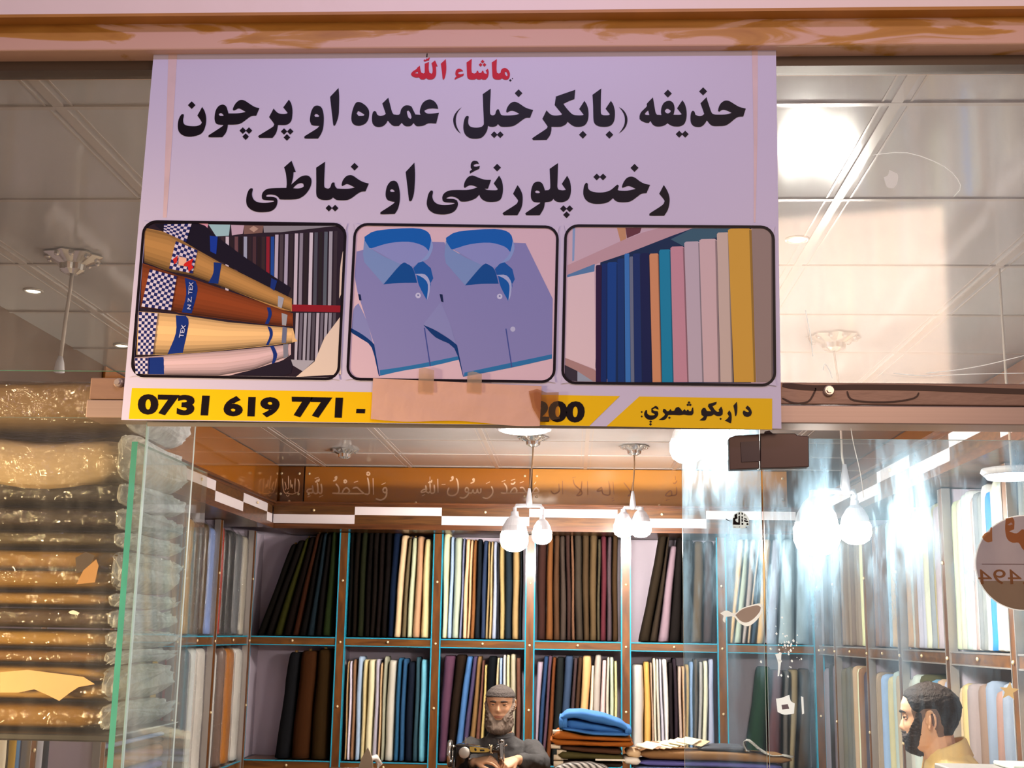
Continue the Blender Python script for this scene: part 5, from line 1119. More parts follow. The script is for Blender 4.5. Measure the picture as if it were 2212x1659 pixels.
MB().add([P(*quad_at(q, u, v), YG - 0.0008) for u, v in vs], fs).build('digits', film('a8754c'), o_)
m = MB(); flat(m, [[(2180 + (22 if k % 2 == 0 else 9.5) * math.sin(math.pi * k / 5 + 0.1), 1493 - (21 if k % 2 == 0 else 9) * math.cos(math.pi * k / 5 + 0.1)) for k in range(10)]], lambda x, y: P(x, y, YG))
m.build('star_sticker', film('eac68e'), label='small tan five-pointed star sticker on the glass', cat='sticker')
m = MB()
for a in ([(1740, 670), (1746, 700), (1752, 730), (1756, 770)], [(1778, 800), (1782, 786), (1792, 800), (1798, 818)], [(2000, 806), (2060, 800), (2130, 788), (2212, 768)], [(1930, 806), (2000, 812), (2100, 808), (2212, 806)], [(1838, 925), (1844, 960), (1858, 1020), (1866, 1075)], [(1885, 335), (1960, 330), (2040, 360), (2075, 400), (2060, 425)]):
    stroke(m, a, 1.7, lambda x, y: P(x, y, YG))
m.build('adhesive_trace', film('dfe0dc'), label='thin pale adhesive traces curling over the scuffed panes beside the sign', cat='adhesive trace')['kind'] = 'stuff'
# ------------------------------------------------------------------ people
SKIN = None
def skin(name, hexc):
    m = mat(name, hexc, 0.5, spec=0.4, bump=(90, 0.12, 0.003), var=0.07, vscale=18)
    b = m.node_tree.nodes['Principled BSDF']; b.inputs['Subsurface Weight'].default_value = 0.12; b.inputs['Subsurface Radius'].default_value = (0.012, 0.005, 0.003)
    return m
def interp(tab, z):
    if z <= tab[0][0]: return tab[0][1]
    for (a, va), (b, vb) in zip(tab[:-1], tab[1:]):
        if z <= b:
            t = (z - a) / (b - a); t = t * t * (3 - 2 * t) * 0.5 + t * 0.5
            return va + (vb - va) * t
    return tab[-1][1]
HF = [(-.128, -.040), (-.118, -.072), (-.108, -.084), (-.092, -.083), (-.078, -.087), (-.066, -.090), (-.052, -.088), (-.03, -.088), (0, -.088), (.022, -.094), (.045, -.094), (.07, -.084), (.09, -.060), (.105, -.025), (.112, .006)]
HB = [(-.128, .012), (-.115, .020), (-.09, .045), (-.06, .068), (-.03, .088), (0, .101), (.03, .107), (.06, .099), (.085, .076), (.1, .047), (.112, .010)]
HW = [(-.128, .018), (-.118, .036), (-.1, .050), (-.08, .057), (-.06, .062), (-.03, .069), (0, .073), (.03, .076), (.05, .075), (.07, .067), (.09, .050), (.105, .026), (.112, .002)]
def g(v, s): return math.exp(-(v / s) ** 2)
def head_pt(z, a, off=0.0, nose=1.0):
    """point on the head at height z, turn a (0 = straight ahead)"""
    yf, yb, wd = interp(HF, z), interp(HB, z), interp(HW, z)
    s, c = math.sin(a), math.cos(a)
    x = wd * math.copysign(abs(s) ** 0.88, s); yc, h = (yf + yb) / 2, (yb - yf) / 2
    y = yc - h * math.copysign(abs(c) ** 0.92, c)
    if c > 0.1:
        if z < .01: A = nose * interp([(-.056, 0), (-.05, .010), (-.043, .018), (-.036, .0215), (-.02, .014), (-.004, .007), (.008, .003), (.012, 0)], z)
        else: A = 0
        y -= A * g(x, interp([(-.05, .014), (-.03, .0105), (0, .008)], z))
        for e in (-1, 1):
            y += .013 * g(x - e * .032, .016) * g(z - .001, .012)
            y -= .005 * g(x - e * .030, .022) * g(z - .022, .009)
            y -= .005 * g(x - e * .044, .022) * g(z + .032, .018)
            y += .003 * g(x - e * .026, .008) * g(z + .052, .015)
        y -= .006 * g(x, .024) * (g(z + .068, .006) + g(z + .081, .006)); y += .006 * g(x, .022) * g(z + .0745, .0028)
    p = Vector((x, y, z))
    if off:
        ctr = Vector((0, .008, max(-.06, min(.03, z)))); d = (p - ctr); d.normalize(); p += d * off
    return p
def head_rings(nz=64, na=64, off=0.0):
    zs = [-.128 + .240 * (i / nz) for i in range(nz + 1)]
    return [[head_pt(z, 2 * math.pi * j / na, off) for j in range(na)] for z in zs]
def xf(origin, yaw, s=1.0, pitch=0.0):
    return Matrix.Translation(origin) @ Matrix.Rotation(yaw, 4, 'Z') @ Matrix.Rotation(pitch, 4, 'X') @ Matrix.Scale(s, 4)
def shell(mask, off, M, na=96, nz=90, z0=-.128, z1=.112, seed=1, rough=0.003, drop=None):
    """a skin of hair, beard or cap over the part of the head where mask > 0"""
    m = MB(); idx = {}; vs = []
    grid = []
    for i in range(nz + 1):
        z = z0 + (z1 - z0) * i / nz; row = []
        for j in range(na):
            a = 2 * math.pi * j / na; k = mask(z, (a + math.pi) % (2 * math.pi) - math.pi)
            o = off * min(1, max(0, k)) + rough * (noise.noise(Vector((a * 9, z * 160, seed))) + 0.6 * noise.noise(Vector((a * 26, z * 330, seed)))) * min(1, max(0, k))
            p = head_pt(z, a, max(o, -0.004)) if k > 0 else head_pt(z, a, -0.004)
            if drop and k > 0: p += drop(z, (a + math.pi) % (2 * math.pi) - math.pi, k)
            row.append((p, k))
        grid.append(row)
    for i in range(nz + 1):
        for j in range(na): vs.append(M @ grid[i][j][0])
    fs = []
    for i in range(nz):
        for j in range(na):
            j2 = (j + 1) % na
            if max(grid[i][j][1], grid[i][j2][1], grid[i + 1][j][1], grid[i + 1][j2][1]) > 0:
                fs.append((i * na + j, i * na + j2, (i + 1) * na + j2, (i + 1) * na + j))
    used = sorted({k for f in fs for k in f}); mp = {k: n for n, k in enumerate(used)}
    m.add([vs[k] for k in used], [tuple(mp[k] for k in f) for f in fs]); return m
def limb(mb, pts, rad, k=14):
    """tapering limb with rounded ends"""
    pts = [Vector(p) for p in pts]; q, r = [], []
    d = (pts[0] - pts[1]).normalized(); q.append(pts[0] + d * rad[0] * 0.9); r.append(rad[0] * 0.35); q.append(pts[0] + d * rad[0] * 0.55); r.append(rad[0] * 0.8)
    for i in range(len(pts) - 1):
        for t in (0, .33, .66): q.append(pts[i].lerp(pts[i + 1], t)); r.append(rad[i] + (rad[i + 1] - rad[i]) * t)
    q.append(pts[-1]); r.append(rad[-1]); d = (pts[-1] - pts[-2]).normalized()
    q.append(pts[-1] + d * rad[-1] * 0.55); r.append(rad[-1] * 0.8); q.append(pts[-1] + d * rad[-1] * 0.9); r.append(rad[-1] * 0.35)
    mb.tube(q, r, k)
def hand(mb, wrist, fwd, up, side, curls=(50, 55, 60, 65), spread=6, thumb=(0.6, -0.35, 0.7), s=1.0):
    """palm, four fingers of different length bent at two knuckles, and a thumb from the side of the palm; side = +1/-1 is the thumb side"""
    f = Vector(fwd).normalized(); u = Vector(up); u = (u - f * u.dot(f)).normalized(); r = f.cross(u) * side
    wv = Vector(wrist); pc = wv + f * 0.048 * s
    rs = []
    for i in range(9):
        t = i / 8; c = wv + f * (0.098 * s * t); wdt = interp([(0, .024), (.3, .033), (.7, .041), (1, .040)], t) * s; th = interp([(0, .019), (.4, .017), (1, .012)], t) * s
        rs.append([c + r * (wdt * math.copysign(abs(math.cos(a)) ** .8, math.cos(a))) + u * (th * math.copysign(abs(math.sin(a)) ** .8, math.sin(a))) for a in [2 * math.pi * j / 16 for j in range(16)]])
    mb.rings(rs)
    for i, (o, L) in enumerate(((.030, .92), (.0105, 1.0), (-.0095, .94), (-.029, .76))):
        b = wv + f * ((.094 - 0.004 * abs(i - 1)) * s) + r * (o * s); ang = math.radians(spread * (1.2 - i)); d0 = (f * math.cos(ang) + r * math.sin(ang)).normalized()
        pts = [b - f * .012 * s, b]; c = 0.0; p = b
        for k, sl in enumerate((.043, .027, .022)):
            c += math.radians(curls[i]) * (0.75, 1.0, 0.6)[k]
            d = d0 * math.cos(c) - u * math.sin(c); p = p + d * sl * L * s; pts.append(p)
        limb(mb, pts, [.0095 * s, .0098 * s, .0088 * s, .0078 * s, .0066 * s], 10)
    b = wv + f * .026 * s + r * .026 * s; d = (f * thumb[0] + r * thumb[2] + u * thumb[1]).normalized(); e = (d * 0.6 + f * 0.7 - u * 0.35).normalized()
    limb(mb, [b - r * .008 * s, b + d * .036 * s, b + d * .036 * s + e * .030 * s, b + d * .036 * s + e * .052 * s], [.014 * s, .0115 * s, .0098 * s, .0078 * s], 10)
def fuse(o, vox, smooth_it=4):
    r = o.modifiers.new('one_surface', 'REMESH'); r.mode = 'VOXEL'; r.voxel_size = vox; r.use_smooth_shade = True
    if smooth_it:
        sm = o.modifiers.new('soften', 'SMOOTH'); sm.factor = 0.5; sm.iterations = smooth_it
def crumple(o, size, strength, seed=0):
    tx = bpy.data.textures.new('folds', 'CLOUDS'); tx.noise_scale = size; tx.noise_depth = 1
    d = o.modifiers.new('folds', 'DISPLACE'); d.texture = tx; d.strength = strength; d.mid_level = 0.5; d.texture_coords = 'LOCAL'
def ears(mb, M):
    for e in (-1, 1):
        c = Vector((e * .0745, .012, -.012))
        rs = []
        for j in range(15):
            a = math.radians(-70 + 300 * j / 14); rr = 1.0 if a < 2.6 else 0.85
            rs.append(c + Vector((e * (.006 + .004 * math.cos(a - .6)), .017 * math.cos(a) * rr + .004, .031 * math.sin(a) * rr + (.002 if a > 0 else 0))))
        mb.tube([M @ p for p in rs], [.0035 + .0012 * math.sin(math.pi * j / 14) for j in range(15)], 8)
        mb.ball(M @ (c + Vector((e * .001, 0, .002))), .024, 10, sx=.22, sy=.6, sz=1.05)
        mb.ball(M @ (c + Vector((e * .003, -.004, -.026))), .009, 8, sx=.6, sy=.9, sz=1.0)
        mb.ball(M @ (c + Vector((e * .004, -.012, -.006))), .006, 8, sx=.7, sy=.7, sz=1.2)
def face_parts(root, M, brow, iris='2a1a10', squint=0.5, lip='a8604c'):
    for e in (-1, 1):
        c = Vector((e * .0315, -.0690, -.0005))
        MB().ball(M @ c, .0118, 14).build('eye', mat('eye_white', 'a89484', 0.3, spec=0.5), root, smooth=True)
        MB().ball(M @ (c + Vector((0, -.0068, -.0012))), .0078, 10, sx=1.25, sy=0.8).build('iris', mat('iris_' + iris, iris, 0.1, spec=0.8), root, smooth=True)
        lids = MB()
        for (zz, dz, r) in ((.0072 - squint * .0034, .003, .0052), (-.0072 + squint * .0022, -.002, .0042)):
            lids.tube([M @ (c + Vector((x, -.0088 + 18 * x * x, zz + dz * (1 - (x / .016) ** 2) - .002 * 0))) for x in [(-.016 + .032 * k / 8) for k in range(9)]], [.0012] + [r] * 7 + [.0012], 8)
        lids.build('eyelid', MATS[root['skin']], root, smooth=True)
        b = MB(); pts = []
        for k in range(9):
            t = k / 8; x = e * (.012 + .038 * t); z = .0185 + .006 * math.sin(t * 2.4) - .006 * t
            yv = head_pt(z, math.asin(max(-1, min(1, x / .075)))).y - .001
            pts.append(M @ Vector((x, yv, z)))
        b.tube(pts, [.0034, .0050, .0056, .0056, .0052, .0048, .0040, .0030, .0016], 8); b.build('eyebrow', brow, root, smooth=True)
    l = MB()
    for (z, r) in ((-.0715, .0028), (-.0785, .0036)):
        l.tube([M @ Vector((x, head_pt(z, math.asin(x / .07)).y + .0012, z + (-.002 if z > -.075 else .0025) * (x / .024) ** 2)) for x in [(-.024 + .048 * k / 8) for k in range(9)]], [.0012] + [r * (.7 + .3 * math.sin(math.pi * k / 8)) for k in range(1, 8)] + [.0012], 8)
    l.build('lips', mat('lips_' + lip, lip, 0.45), root, smooth=True)
def loft(mb, levels, cx, cy, k=28, lean=None):
    rs = []
    for (z, wx, wy) in levels:
        dx, dy = lean(z) if lean else (0, 0)
        rs.append([Vector((cx + dx + wx * math.copysign(abs(math.cos(a)) ** .85, math.cos(a)), cy + dy + wy * math.copysign(abs(math.sin(a)) ** .85, math.sin(a)), z)) for a in [2 * math.pi * j / k for j in range(k)]])
    mb.rings(rs)

# --- the tailor at the back, seen from the front
SK1 = skin('weathered_skin', 'dba884')
eye = P(1081, 1519, 7.30); M1 = xf(eye, math.radians(-4), 1.0, math.radians(3)) @ Matrix.Diagonal((1.02, 0.95, 0.88, 1.0))
tx, ty, ez = eye.x, 7.36, eye.z
bz = lambda d: ez + d
body = MB()
body.rings([[M1 @ p for p in r] for r in head_rings()])
ears(body, M1)
limb(body, [(tx + .004, ty - .02, bz(-.09)), (tx + .006, ty + .015, bz(-.23))], [.056, .064])
loft(body, [(bz(-.70), .14, .10), (bz(-.45), .14, .085), (bz(-.28), .15, .075), (bz(-.22), .10, .06)], tx, ty)
wR, wL = P(1024, 1647, 6.97), P(1117, 1641, 7.00)                    # wrists
eR, eL = P(996, 1668, 7.20), P(1170, 1652, 7.16)
shR, shL = Vector((tx - .165, ty, bz(-.255))), Vector((tx + .172, ty, bz(-.255)))
limb(body, [shR, eR, wR], [.042, .036, .026]); limb(body, [shL, eL, wL], [.042, .036, .026])
hand(body, wR, P(1058, 1640, 6.93) - wR, (0.1, -0.45, 0.9), 1, curls=(30, 42, 52, 60), spread=7, thumb=(.75, -.2, .5))
hand(body, wL, P(1094, 1650, 6.95) - wL, (0.0, -0.55, 0.8), -1, curls=(62, 70, 74, 76), spread=4, thumb=(.8, -.35, .35))
hipL, hipR = Vector((tx - .09, ty + .05, bz(-.74))), Vector((tx + .09, ty + .05, bz(-.74)))
for h, sx in ((hipL, -1), (hipR, 1)):
    kn = Vector((h.x + sx * .05, ty - .36, bz(-.70))); an = Vector((kn.x, kn.y + .04, .09))
    limb(body, [h, kn, an, an + Vector((0, -.13, -.05))], [.075, .052, .036, .030])
tailor = body.build('person', SK1, origin=(tx, ty, 0), smooth=True, label='seated man with grey beard, grey cap and charcoal tunic working at the sewing machine', cat='person')
tailor['skin'] = 'weathered_skin'; fuse(tailor, 0.0034, 3)
face_parts(tailor, M1, mat('brow_grey_brown', '3c2c24', 0.8), squint=1.0, lip='b0705a')
BEARD = mat('grey_beard', '7a6a5e', 0.8, spec=0.2, bump=(120, 0.8, 0.006), var=0.5, vscale=34, stretch=(1, 1, 0.35))
def beard_mask(z, a):
    aa = abs(a)
    top = interp([(0, -.094), (.22, -.094), (.34, -.086), (.5, -.070), (.75, -.050), (1.05, -.020), (1.25, .008), (1.45, .020)], aa)
    return min((top - z) / .012, (1.50 - aa) / .10)
def beard_drop(z, a, k):
    t = max(0, min(1, (-.055 - z) / .06)); w_ = max(0, math.cos(a * 0.72)); k = min(1, k)
    n_ = noise.noise(Vector((a * 14, z * 90, 4)))
    return Vector((.030 * math.sin(a) * t * k, -.012 * t * w_ * k, (-.052 * t * t * w_ + .006 * n_) * k))
shell(beard_mask, .016, M1, seed=3, rough=.006, drop=beard_drop).build('beard', BEARD, tailor, smooth=True)
shell(lambda z, a: min((.040 - z) / .01, (abs(a) - 1.22) / .1, (z + .075) / .01) if abs(a) < 2.9 else min((.04 - z) / .01, (z + .06) / .01), .006, M1, seed=5).build('hair', mat('grey_hair', '8a7a70', 0.85, bump=(120, 0.6, 0.005), var=0.3, vscale=40), tailor, smooth=True)
CAP = mat('knitted_cap', '463e3a', 0.9, bump=(150, 0.9, 0.006), var=0.35, vscale=90)
shell(lambda z, a: (z - (.036 + .010 * math.cos(a))) / .004, 0.008, M1, seed=9, rough=.0012).build('cap', CAP, tailor, smooth=True)
sh = MB()
def tl(z): return (0, .02 * min(1, max(0, (bz(-.2) - z) / .2)) - .02)
loft(sh, [(bz(-.86), .19, .16), (bz(-.70), .185, .145), (bz(-.55), .18, .125), (bz(-.42), .19, .12), (bz(-.33), .198, .115), (bz(-.27), .195, .105), (bz(-.235), .172, .092), (bz(-.212), .128, .083), (bz(-.19), .085, .074), (bz(-.165), .068, .066)], tx + .004, ty, lean=lambda z: (0, 0))
for s_, e_, w_ in ((shR, eR, wR), (shL, eL, wL)):
    cuff = w_.lerp(e_, .22); limb(sh, [s_ + Vector((0, 0, -.004)), s_.lerp(e_, .5) + Vector((0, 0.01, .004)), e_, cuff], [.068, .063, .055, .042], 16)
shirt_ = sh.build('tunic', mat('charcoal_tunic', '4a4848', 0.8, spec=0.25, bump=(70, 0.2), var=0.1, vscale=9), tailor, smooth=True)
fuse(shirt_, 0.006, 6); crumple(shirt_, 0.055, 0.020)
c_ = MB()
c_.tube([(tx + .004 + .068 * math.sin(a), ty - .006 - .064 * math.cos(a), bz(-.178) - .016 * math.cos(a) * (1 if abs(a) < 1.2 else .5)) for a in [math.radians(-165 + 330 * k / 20) for k in range(21)]], .011, 8)
c_.build('collar', mat('charcoal_collar', '424042', 0.8), tailor, smooth=True)
pl_ = MB(); pl_.hexa([Vector((tx + x, ty - .112 + dy, bz(z))) for (x, z, dy) in ((-.006, -.40, -.012), (.018, -.40, -.012), (.018, -.2, .022), (-.006, -.2, .022), (-.006, -.40, .01), (.018, -.40, .01), (.018, -.2, .04), (-.006, -.2, .04))]); pl_.build('placket', MATS['charcoal_collar'], tailor, bevel=.003)
tr_ = MB()
for h, sx in ((hipL, -1), (hipR, 1)):
    kn = Vector((h.x + sx * .05, ty - .36, bz(-.70))); an = Vector((kn.x, kn.y + .04, .13)); limb(tr_, [h, kn, an], [.105, .078, .062])
trs = tr_.build('trousers', MATS['charcoal_tunic'], tailor, smooth=True); fuse(trs, .008, 4)
m = MB(); m.lathe((tx, ty + .06, 0), [(.17, .02), (.17, 0.0)], 20); m.lathe((tx, ty + .06, bz(-.90)), [(.16, -.02), (.17, 0), (.165, .025)], 20); m.tube([(tx, ty + .06, .01), (tx, ty + .06, bz(-.91))], .03)
m.build('stool', mat('dark_stool', '2a2220', 0.5), label='dark round stool under the seated tailor', cat='stool')

# --- the man in the yellow shirt, in profile behind the glass
SK2 = skin('fair_olive_skin', 'e6b08c')
YM = 4.55
hc = P(2006, 1547, YM); M2 = xf(hc, math.radians(-112), 0.955, math.radians(3))
body = MB()
body.rings([[M2 @ p for p in r] for r in head_rings(80, 80)])
ears(body, M2)
ncx = hc.x + .045
limb(body, [hc + Vector((.022, 0, -.06)), Vector((ncx, YM, hc.z - .20))], [.058, .062])
loft(body, [(.80, .09, .13), (hc.z - .45, .09, .15), (hc.z - .26, .085, .15), (hc.z - .18, .06, .10)], hc.x + .075, YM)
sA, sB = Vector((hc.x + .09, YM - .175, hc.z - .235)), Vector((hc.x + .09, YM + .175, hc.z - .235))
eA, eB = sA + Vector((.02, -.04, -.28)), sB + Vector((.02, .04, -.28))
wA, wB = eA + Vector((-.22, .05, -.06)), eB + Vector((-.22, -.05, -.06))
for s_, e_, w_ in ((sA, eA, wA), (sB, eB, wB)): limb(body, [s_, e_, w_], [.044, .037, .026])
hand(body, wA, (-1, .1, -.15), (0, 0, 1), 1, curls=(25, 30, 35, 40)); hand(body, wB, (-1, -.1, -.15), (0, 0, 1), -1, curls=(25, 30, 35, 40))
for sy in (-1, 1):
    h = Vector((hc.x + .08, YM + sy * .09, .82)); limb(body, [h, h + Vector((-.02, 0, -.38)), h + Vector((.02, 0, -.75)), h + Vector((-.12, sy * .02, -.79))], [.08, .055, .04, .028])
man = body.build('person', SK2, origin=(hc.x + .08, YM, 0), smooth=True, label='dark-haired bearded young man in a yellow shirt, in profile behind the door glass', cat='person')
man['skin'] = 'fair_olive_skin'; fuse(man, 0.0030, 2)
face_parts(man, M2, mat('brow_black_brown', '241610', 0.8), squint=1.1, lip='c48472')
HAIR = mat('dark_brown_hair', '26170f', 0.75, spec=0.3, bump=(110, 0.9, 0.006), var=0.5, vscale=26, stretch=(1, 1, 0.6))
def hair_mask(z, a):
    aa = abs(a)
    low = interp([(0, .074), (.55, .070), (.8, .062), (1.0, .040), (1.12, .02), (1.3, .012), (1.5, .026), (1.85, .024), (2.1, -.030), (2.5, -.070), (3.2, -.080)], aa)
    return (z - low) / .012
shell(hair_mask, .012, M2, seed=21, rough=.0022, na=128, nz=110).build('hair', HAIR, man, smooth=True)
shell(lambda z, a: min((z - interp([(1.0, .0), (1.25, -.05), (1.5, .0), (1.9, -.045), (2.2, -.072), (2.6, -.095), (3.2, -.098)], abs(a))) / .01, (abs(a) - 1.0) / .05, (interp([(1.0, .05), (3.2, .03)], abs(a)) - z) / .01), .0035, M2, seed=22, rough=.001, na=128, nz=110).build('hair_fade', mat('cropped_hair', '7a5a48', 0.8, var=0.3, vscale=60), man, smooth=True)
def beard2(z, a):
    aa = abs(a)
    top = interp([(0, -.088), (.25, -.086), (.34, -.060), (.45, -.054), (.62, -.060), (.9, -.042), (1.08, -.010), (1.2, .02), (1.34, .02)], aa)
    k = min((top - z) / .012, (1.46 - max(0, -.05 - z) * 2.5 - aa) / .08)
    if z > -.06: k = min(k, (1.42 - aa) / .05)
    if aa < .42 and -.064 < z < -.051: k = max(k, .8)
    return k
shell(beard2, .011, M2, seed=23, rough=.0035, na=128, nz=110, drop=lambda z, a, k: Vector((0, 0, -.003 * max(0, min(1, (-.08 - z) / .04)) * max(0, math.cos(a * .8))))).build('beard', mat('dark_brown_beard', '2e1c14', 0.8, bump=(130, 0.9, 0.006), var=0.5, vscale=40), man, smooth=True)
sh = MB()
loft(sh, [(.76, .125, .18), (1.0, .12, .175), (hc.z - .40, .125, .19), (hc.z - .29, .122, .20), (hc.z - .225, .112, .195), (hc.z - .185, .100, .165), (hc.z - .155, .086, .118), (hc.z - .125, .074, .080), (hc.z - .10, .068, .068)], hc.x + .085, YM, lean=lambda z: (-.030 * max(0, (z - hc.z + .20) / .09), 0))
for s_, e_, w_ in ((sA, eA, wA), (sB, eB, wB)):
    limb(sh, [s_ + Vector((0, 0, .0)), s_.lerp(e_, .5), e_, w_.lerp(e_, .2)], [.075, .066, .056, .042], 16)
YSH = mat('yellow_cotton', 'f2ce8e', 0.75, spec=0.25, bump=(80, 0.15), var=0.05, vscale=7)
shirt_ = sh.build('shirt', YSH, man, smooth=True); fuse(shirt_, .006, 6); crumple(shirt_, .06, .018)
cl = MB(); rs_o = []
n = 25
for (dz, ex) in ((0.0, 0.000), (-.006, .006), (-.035, .016), (-.060, .026)):
    ring = []
    for k in range(n):
        a = math.radians(-172 + 344 * k / (n - 1))                  # open at the throat, -X side
        cxx, cyy = hc.x + .050, YM; rr = .064 + ex; pt = 0.035 if abs(a) > 2.5 else 0
        ring.append(Vector((cxx + rr * 1.05 * math.cos(a), cyy + rr * math.sin(a), hc.z - .092 + .026 * math.cos(a) + dz * (1 + pt * 22) - (.012 if abs(a) > 2.7 else 0))))
    rs_o.append(ring)
cl.rings(rs_o, closed=False, cap=False)
co = cl.build('collar', YSH, man, smooth=True); sd = co.modifiers.new('cloth', 'SOLIDIFY'); sd.thickness = .004
tr_ = MB()
for sy in (-1, 1):
    h = Vector((hc.x + .08, YM + sy * .09, .84)); limb(tr_, [h, h + Vector((-.02, 0, -.38)), h + Vector((.02, 0, -.74))], [.105, .08, .062])
trs = tr_.build('trousers', mat('dark_trousers', '34302e', 0.8), man, smooth=True); fuse(trs, .008, 4)
# ------------------------------------------------------------------ work table and what stands on it
YT = 6.95
zt_ = P(1000, 1671, YT).z
t = thing('work_table', (P(1350, 1700, YT).x, 6.95, 0), 'long brown work table in front of the tailor, carrying the machine and the cloth piles', 'table')
tx0, tx1 = P(700, 1660, YT).x, P(1735, 1660, YT).x
MB().box(tx0, tx1, 6.62, 7.14, zt_ - 0.03, zt_).build('table_top', W_FASC, t, bevel=.003)
for x in (tx0 + .05, tx1 - .05):
    for y in (6.68, 7.08): MB().box(x - .025, x + .025, y - .025, y + .025, 0, zt_ - .03).build('leg', W_DARK, t)
# sewing machine
BLK = mat('black_enamel', '0c0a0a', 0.12, spec=0.7, coat=0.8); CHR = mat('machine_chrome', 'd6d2cc', 0.15, metal=0.95); GDC = mat('gilt_decal', 'd9b860', 0.3, metal=0.6)
def Q(x, y, d=0.0): return P(x, y, YT + d)
s0 = Q(1030, 1671); sm = thing('sewing_machine', (s0.x, YT, zt_), 'old black sewing machine with gilt decals and chrome fittings in front of the tailor', 'sewing machine')
MB().box(Q(978, 1660).x, Q(1092, 1660).x, YT - .085, YT + .085, zt_, zt_ + .022).build('bed', BLK, sm, bevel=.006)
def prof(mb, pts, y0, y1, infl=0.25):
    """rounded casting: outline in the picture plane, swelling between y0 and y1"""
    ps = [Q(x, y) for x, y in pts]; c = sum(ps, Vector()) / len(ps); rs = []
    for f, s_ in ((0, .78), (.12, .92), (.3, 1), (.7, 1), (.88, .92), (1, .78)):
        rs.append([Vector((c.x + (p.x - c.x) * (s_ if False else 1 - (1 - s_) * infl), y0 + (y1 - y0) * f, c.z + (p.z - c.z) * (1 - (1 - s_) * infl))) for p in ps])
    mb.rings(rs)
m = MB(); o_ = smooth_poly([(983, 1668), (982, 1640), (981, 1618), (984, 1609), (995, 1606), (1010, 1607), (1030, 1610), (1052, 1613), (1066, 1611), (1080, 1605), (1085, 1609), (1085, 1622), (1080, 1626), (1060, 1626), (1035, 1627), (1018, 1628), (1012, 1638), (1012, 1668)], 2, 60)
prof(m, [(p.x, p.y) for p in o_], YT - .042, YT + .042, .5); m.build('arm', BLK, sm, smooth=True)
m = MB(); prof(m, [(1073, 1606), (1088, 1604), (1090, 1640), (1076, 1642)], YT - .034, YT + .03, .5); m.build('head', BLK, sm, smooth=True)
m = MB(); prof(m, [(1080, 1605), (1087, 1604), (1089, 1639), (1082, 1640)], YT - .040, YT - .033, .2); m.build('face_plate', CHR, sm)
m = MB(); m.tube([Q(1084, 1600, -.02), Q(1085, 1650, -.02)], .004); m.tube([Q(1080, 1600, -.02), Q(1088, 1600, -.02)], .006); m.tube([Q(1080, 1636, -.035), Q(1085, 1641, -.035)], .009); m.build('needle_bar', CHR, sm, smooth=True)
m = MB(); m.tube([Q(1088, 1598, .0), Q(1089, 1652, .0)], .003); m.ball(Q(1094, 1609, -.03), .005); m.tube([Q(1088, 1613, -.03), Q(1095, 1608, -.03)], .002); m.build('presser_foot', CHR, sm, smooth=True)
wc = Q(972, 1628); m = MB()
m.lathe(wc, [(.066, -.011), (.072, -.006), (.073, .006), (.066, .011), (.056, .006), (.056, -.006), (.066, -.011)], 28, 'x'); m.build('hand_wheel', CHR, sm, smooth=True)
m = MB(); m.lathe(wc, [(.018, -.016), (.018, .03)], 14, 'x')
for k in range(3):
    a = 2 * math.pi * k / 3; m.tube([wc, wc + Vector((0, .058 * math.cos(a), .058 * math.sin(a)))], .006)
m.build('wheel_spokes', BLK, sm)
m = MB(); m.tube([Q(978, 1622, -.03), Q(977, 1655, -.03)], .006); m.ball(Q(979, 1613, -.02), .010); m.build('winder', CHR, sm, smooth=True)
m = MB(); m.lathe(Q(1003, 1626, -.047), [(.030, .0), (.030, .005), (.026, .007), (.004, .008)], 26, 'y'); m.build('cover_plate', mat('brushed_silver', 'c6c0b8', 0.35, metal=0.7), sm, smooth=True)
m = MB(); flat(m, [[(p.x, p.y) for p in smooth_poly([(1014, 1613), (1030, 1614), (1055, 1617), (1058, 1622), (1050, 1625), (1020, 1625), (1016, 1621)], 1)]], lambda x, y: Q(x, y, -.0435)); m.build('decal', GDC, sm)
m = MB(); flat(m, [[(1024, 1617), (1028, 1616), (1030, 1621), (1026, 1623)]], lambda x, y: Q(x, y, -.0438)); flat(m, [[(1036, 1619), (1046, 1619), (1047, 1623), (1037, 1623)]], lambda x, y: Q(x, y, -.0438)); m.build('decal_motif', BLK, sm)
m = MB(); m.tube([Q(1006, 1609, .01), Q(1006, 1592, .01)], .0025); m.tube([Q(1077, 1607, .01), Q(1076, 1597, .01)], .0025); m.build('spool_pin', CHR, sm)
m = MB(); m.tube([Q(1057, 1608, -.047), Q(1061, 1616, -.05), Q(1060, 1627, -.048)], .003); m.tube([Q(1063, 1609, -.046), Q(1058, 1620, -.05), Q(1064, 1628, -.046)], .003); m.build('rag_tie', mat('pale_rag', 'd8c49c', 0.9), sm, smooth=True)
# the iron stood on its heel
YI = 6.80
ir = thing('clothes_iron', P(800, 1668, YI), 'clothes iron stood on its heel with its beige sole toward the front', 'iron')
ir.location.z = zt_; WORLD_AT[ir.name] = Vector(ir.location)
o_ = [(p.x, p.y) for p in smooth_poly([(795, 1614), (802, 1630), (806, 1650), (806, 1672), (772, 1672), (776, 1652), (783, 1634)], 2, 70)]
m = MB(); n_ = len(o_); m.rings([[P(x, y, YI) for x, y in o_], [P(x, y, YI + .008) for x, y in o_]]); m.build('sole_plate', mat('worn_sole', 'b8a68e', 0.3, metal=0.5, var=0.1), ir, bevel=.002)
m = MB(); m.rings([[P(790 + (x - 790) * k, 1650 + (y - 1650) * k, YI + d) for x, y in o_] for d, k in ((.0085, .9), (.04, .85), (.055, .6))]); m.build('body', mat('iron_body_grey', '8c8680', 0.4), ir, smooth=True)
